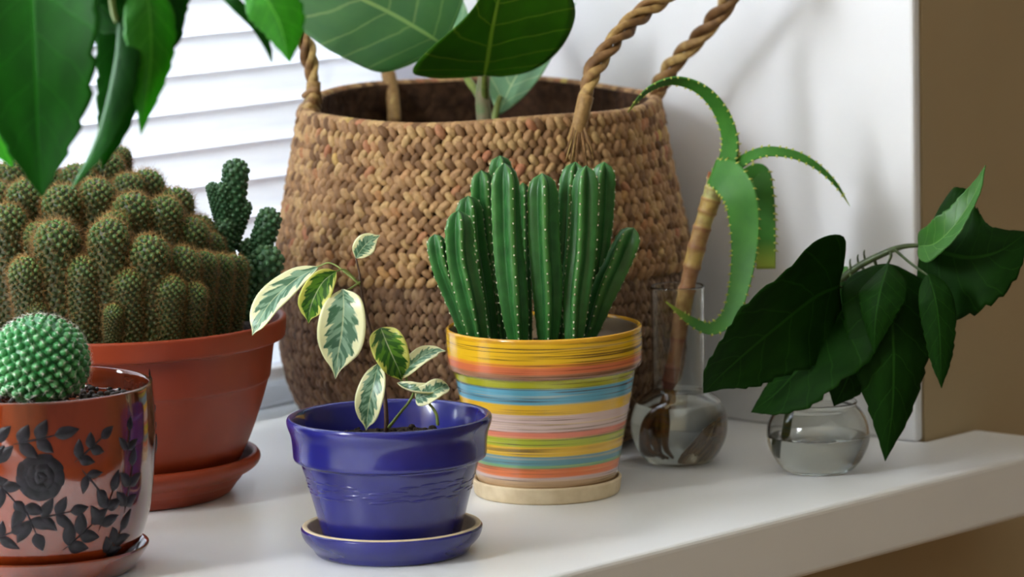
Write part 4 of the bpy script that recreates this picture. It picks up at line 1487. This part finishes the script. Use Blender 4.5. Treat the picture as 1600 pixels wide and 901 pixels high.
# ------------------------------------------------------------------ hibiscus in the foreground, its pot further along the sill
B8 = np.array([-0.82, 0.10, 0.0])
D8 = 1.87
s8 = D8 / FPX
M['hib_near'] = leaf_mat('near_hibiscus_leaf', (12, 62, 5), (18, 78, 7), (24, 88, 12), 0.5, 0.3, 2.0, 7.0, 2.6, 0.03, 0.12)
M['hib_bright'] = leaf_mat('bright_hibiscus_leaf', (46, 118, 20), (56, 134, 24), (86, 156, 48), 0.48, 0.4, 1.8, 7.0, 2.6, 0.03, 0.2)
hn = thing('potted_hibiscus', 'overhanging hibiscus branch with broad glossy leaves in front of the blind', 'potted plant', B8)
mb = MB()
lathe(mb, [(0, 0), (0.05, 0), (0.055, 0.003), (0.068, 0.09), (0.074, 0.092), (0.076, 0.11), (0.072, 0.112), (0.068, 0.1), (0, 0.1)], B8, 64)
mb.build('flowerpot', M['terracotta'], hn)
mb = MB()
soil_disc(mb, B8 + UPZ * 0.103, 0.066, 0.0008)
mb.build('soil', M['soil'], hn)
pA, pB, pC = pix(60, -70, D8), pix(200, -50, D8 + .01), pix(400, -70, D8 + .02)
mb = MB()
tube(mb, [B8 + UPZ * 0.10, B8 + UPZ * 0.22 + LAT * .01, B8 * 0.6 + pA * 0.4 + UPZ * 0.09, pA, pB, pC], [0.006, 0.0055, 0.005, 0.0035, 0.003, 0.002], 60, 10)
mb.build('branch', M['hib_stem'], hn)
for pts in ([(60, -70), (72, -40), (75, -20)], [(170, -52), (176, 10, -.004), (182, 34, -.006)], [(220, -50, .01), (228, -20, 0), (232, 0, 0)], [(380, -68, .02), (385, -50, .01), (388, -40, 0)], [(330, -62, .02), (336, -30, .02), (340, -10, .02)],
            [(118, -62, 0), (112, -10, -.01), (126, 30, -.012)]):
    stem(hn, D8, pts, [5, 4.5, 4], M['green_stem'], 'petiole', 14, 8)
for pts, wd, sd, mm, fo, cu in (
        ([(44, -90, 0), (50, 0, -.03), (56, 120, -.045), (60, 220, -.04), (66, 310, -.03)], 214, (1, .1, .0), 'hib_near', -0.05, -0.1),
        ([(-30, -60, .02), (-30, 40, .01), (-24, 120, .0), (-6, 200, .0), (20, 262, .0)], 170, (1, .1, .1), 'hib_bright', 0.05, 0.1),
        ([(186, 30, -.006), (182, 90, -.012), (168, 160, -.012), (146, 230, -.008), (110, 298, 0)], 84, (.6, .1, .8), 'hib_near', 0.3, 0.3),
        ([(186, 10, .01), (194, 60, .016), (190, 140, .02), (176, 210, .02), (158, 266, .02)], 88, (.9, .1, -.3), 'hib_near', 0.1, 0.2),
        ([(222, -40, 0), (234, 20, -.012), (236, 90, -.016), (229, 150, -.012), (220, 210, -.006)], 88, (.9, .1, -.2), 'hib_bright', 0.25, 0.2),
        ([(150, -30, .02), (196, -14, .01), (232, 10, .0), (256, 50, 0), (258, 98, 0)], 130, (.6, .6, -.2), 'hib_near', 0.1, 0.1),
        ([(250, -80, .012), (256, -40, .01), (258, 0, .008), (252, 50, .008), (240, 104, .008)], 90, (.9, .2, -.2), 'hib_near', 0.1, 0.1),
        ([(120, -60, .01), (140, -20, .0), (160, 10, .0), (186, 30, 0), (214, 40, 0)], 120, (.4, .8, .1), 'hib_near', 0.1, 0.1),
        ([(388, -44, 0), (412, -10, -.008), (434, 30, -.010), (446, 66, -.008), (453, 98, -.004)], 96, (.9, .3, .2), 'hib_bright', 0.2, 0.1),
        ([(338, -14, .02), (362, 12, .016), (392, 42, .016), (414, 74, .018), (426, 100, .02)], 40, (.5, .35, .8), 'hib_near', 0.5, 0.3),
        ([(126, 24, -.012), (136, 34, -.014), (142, 44, -.014)], 30, (.7, .3, .2), 'hib_bright', 0.1, 0.1)):
    blade(hn, D8, pts, wd, sd, BROAD if wd > 200 else OVATE, mm, fo, cu, serr=0.12, teeth=9, wave=0.05, wn=2)
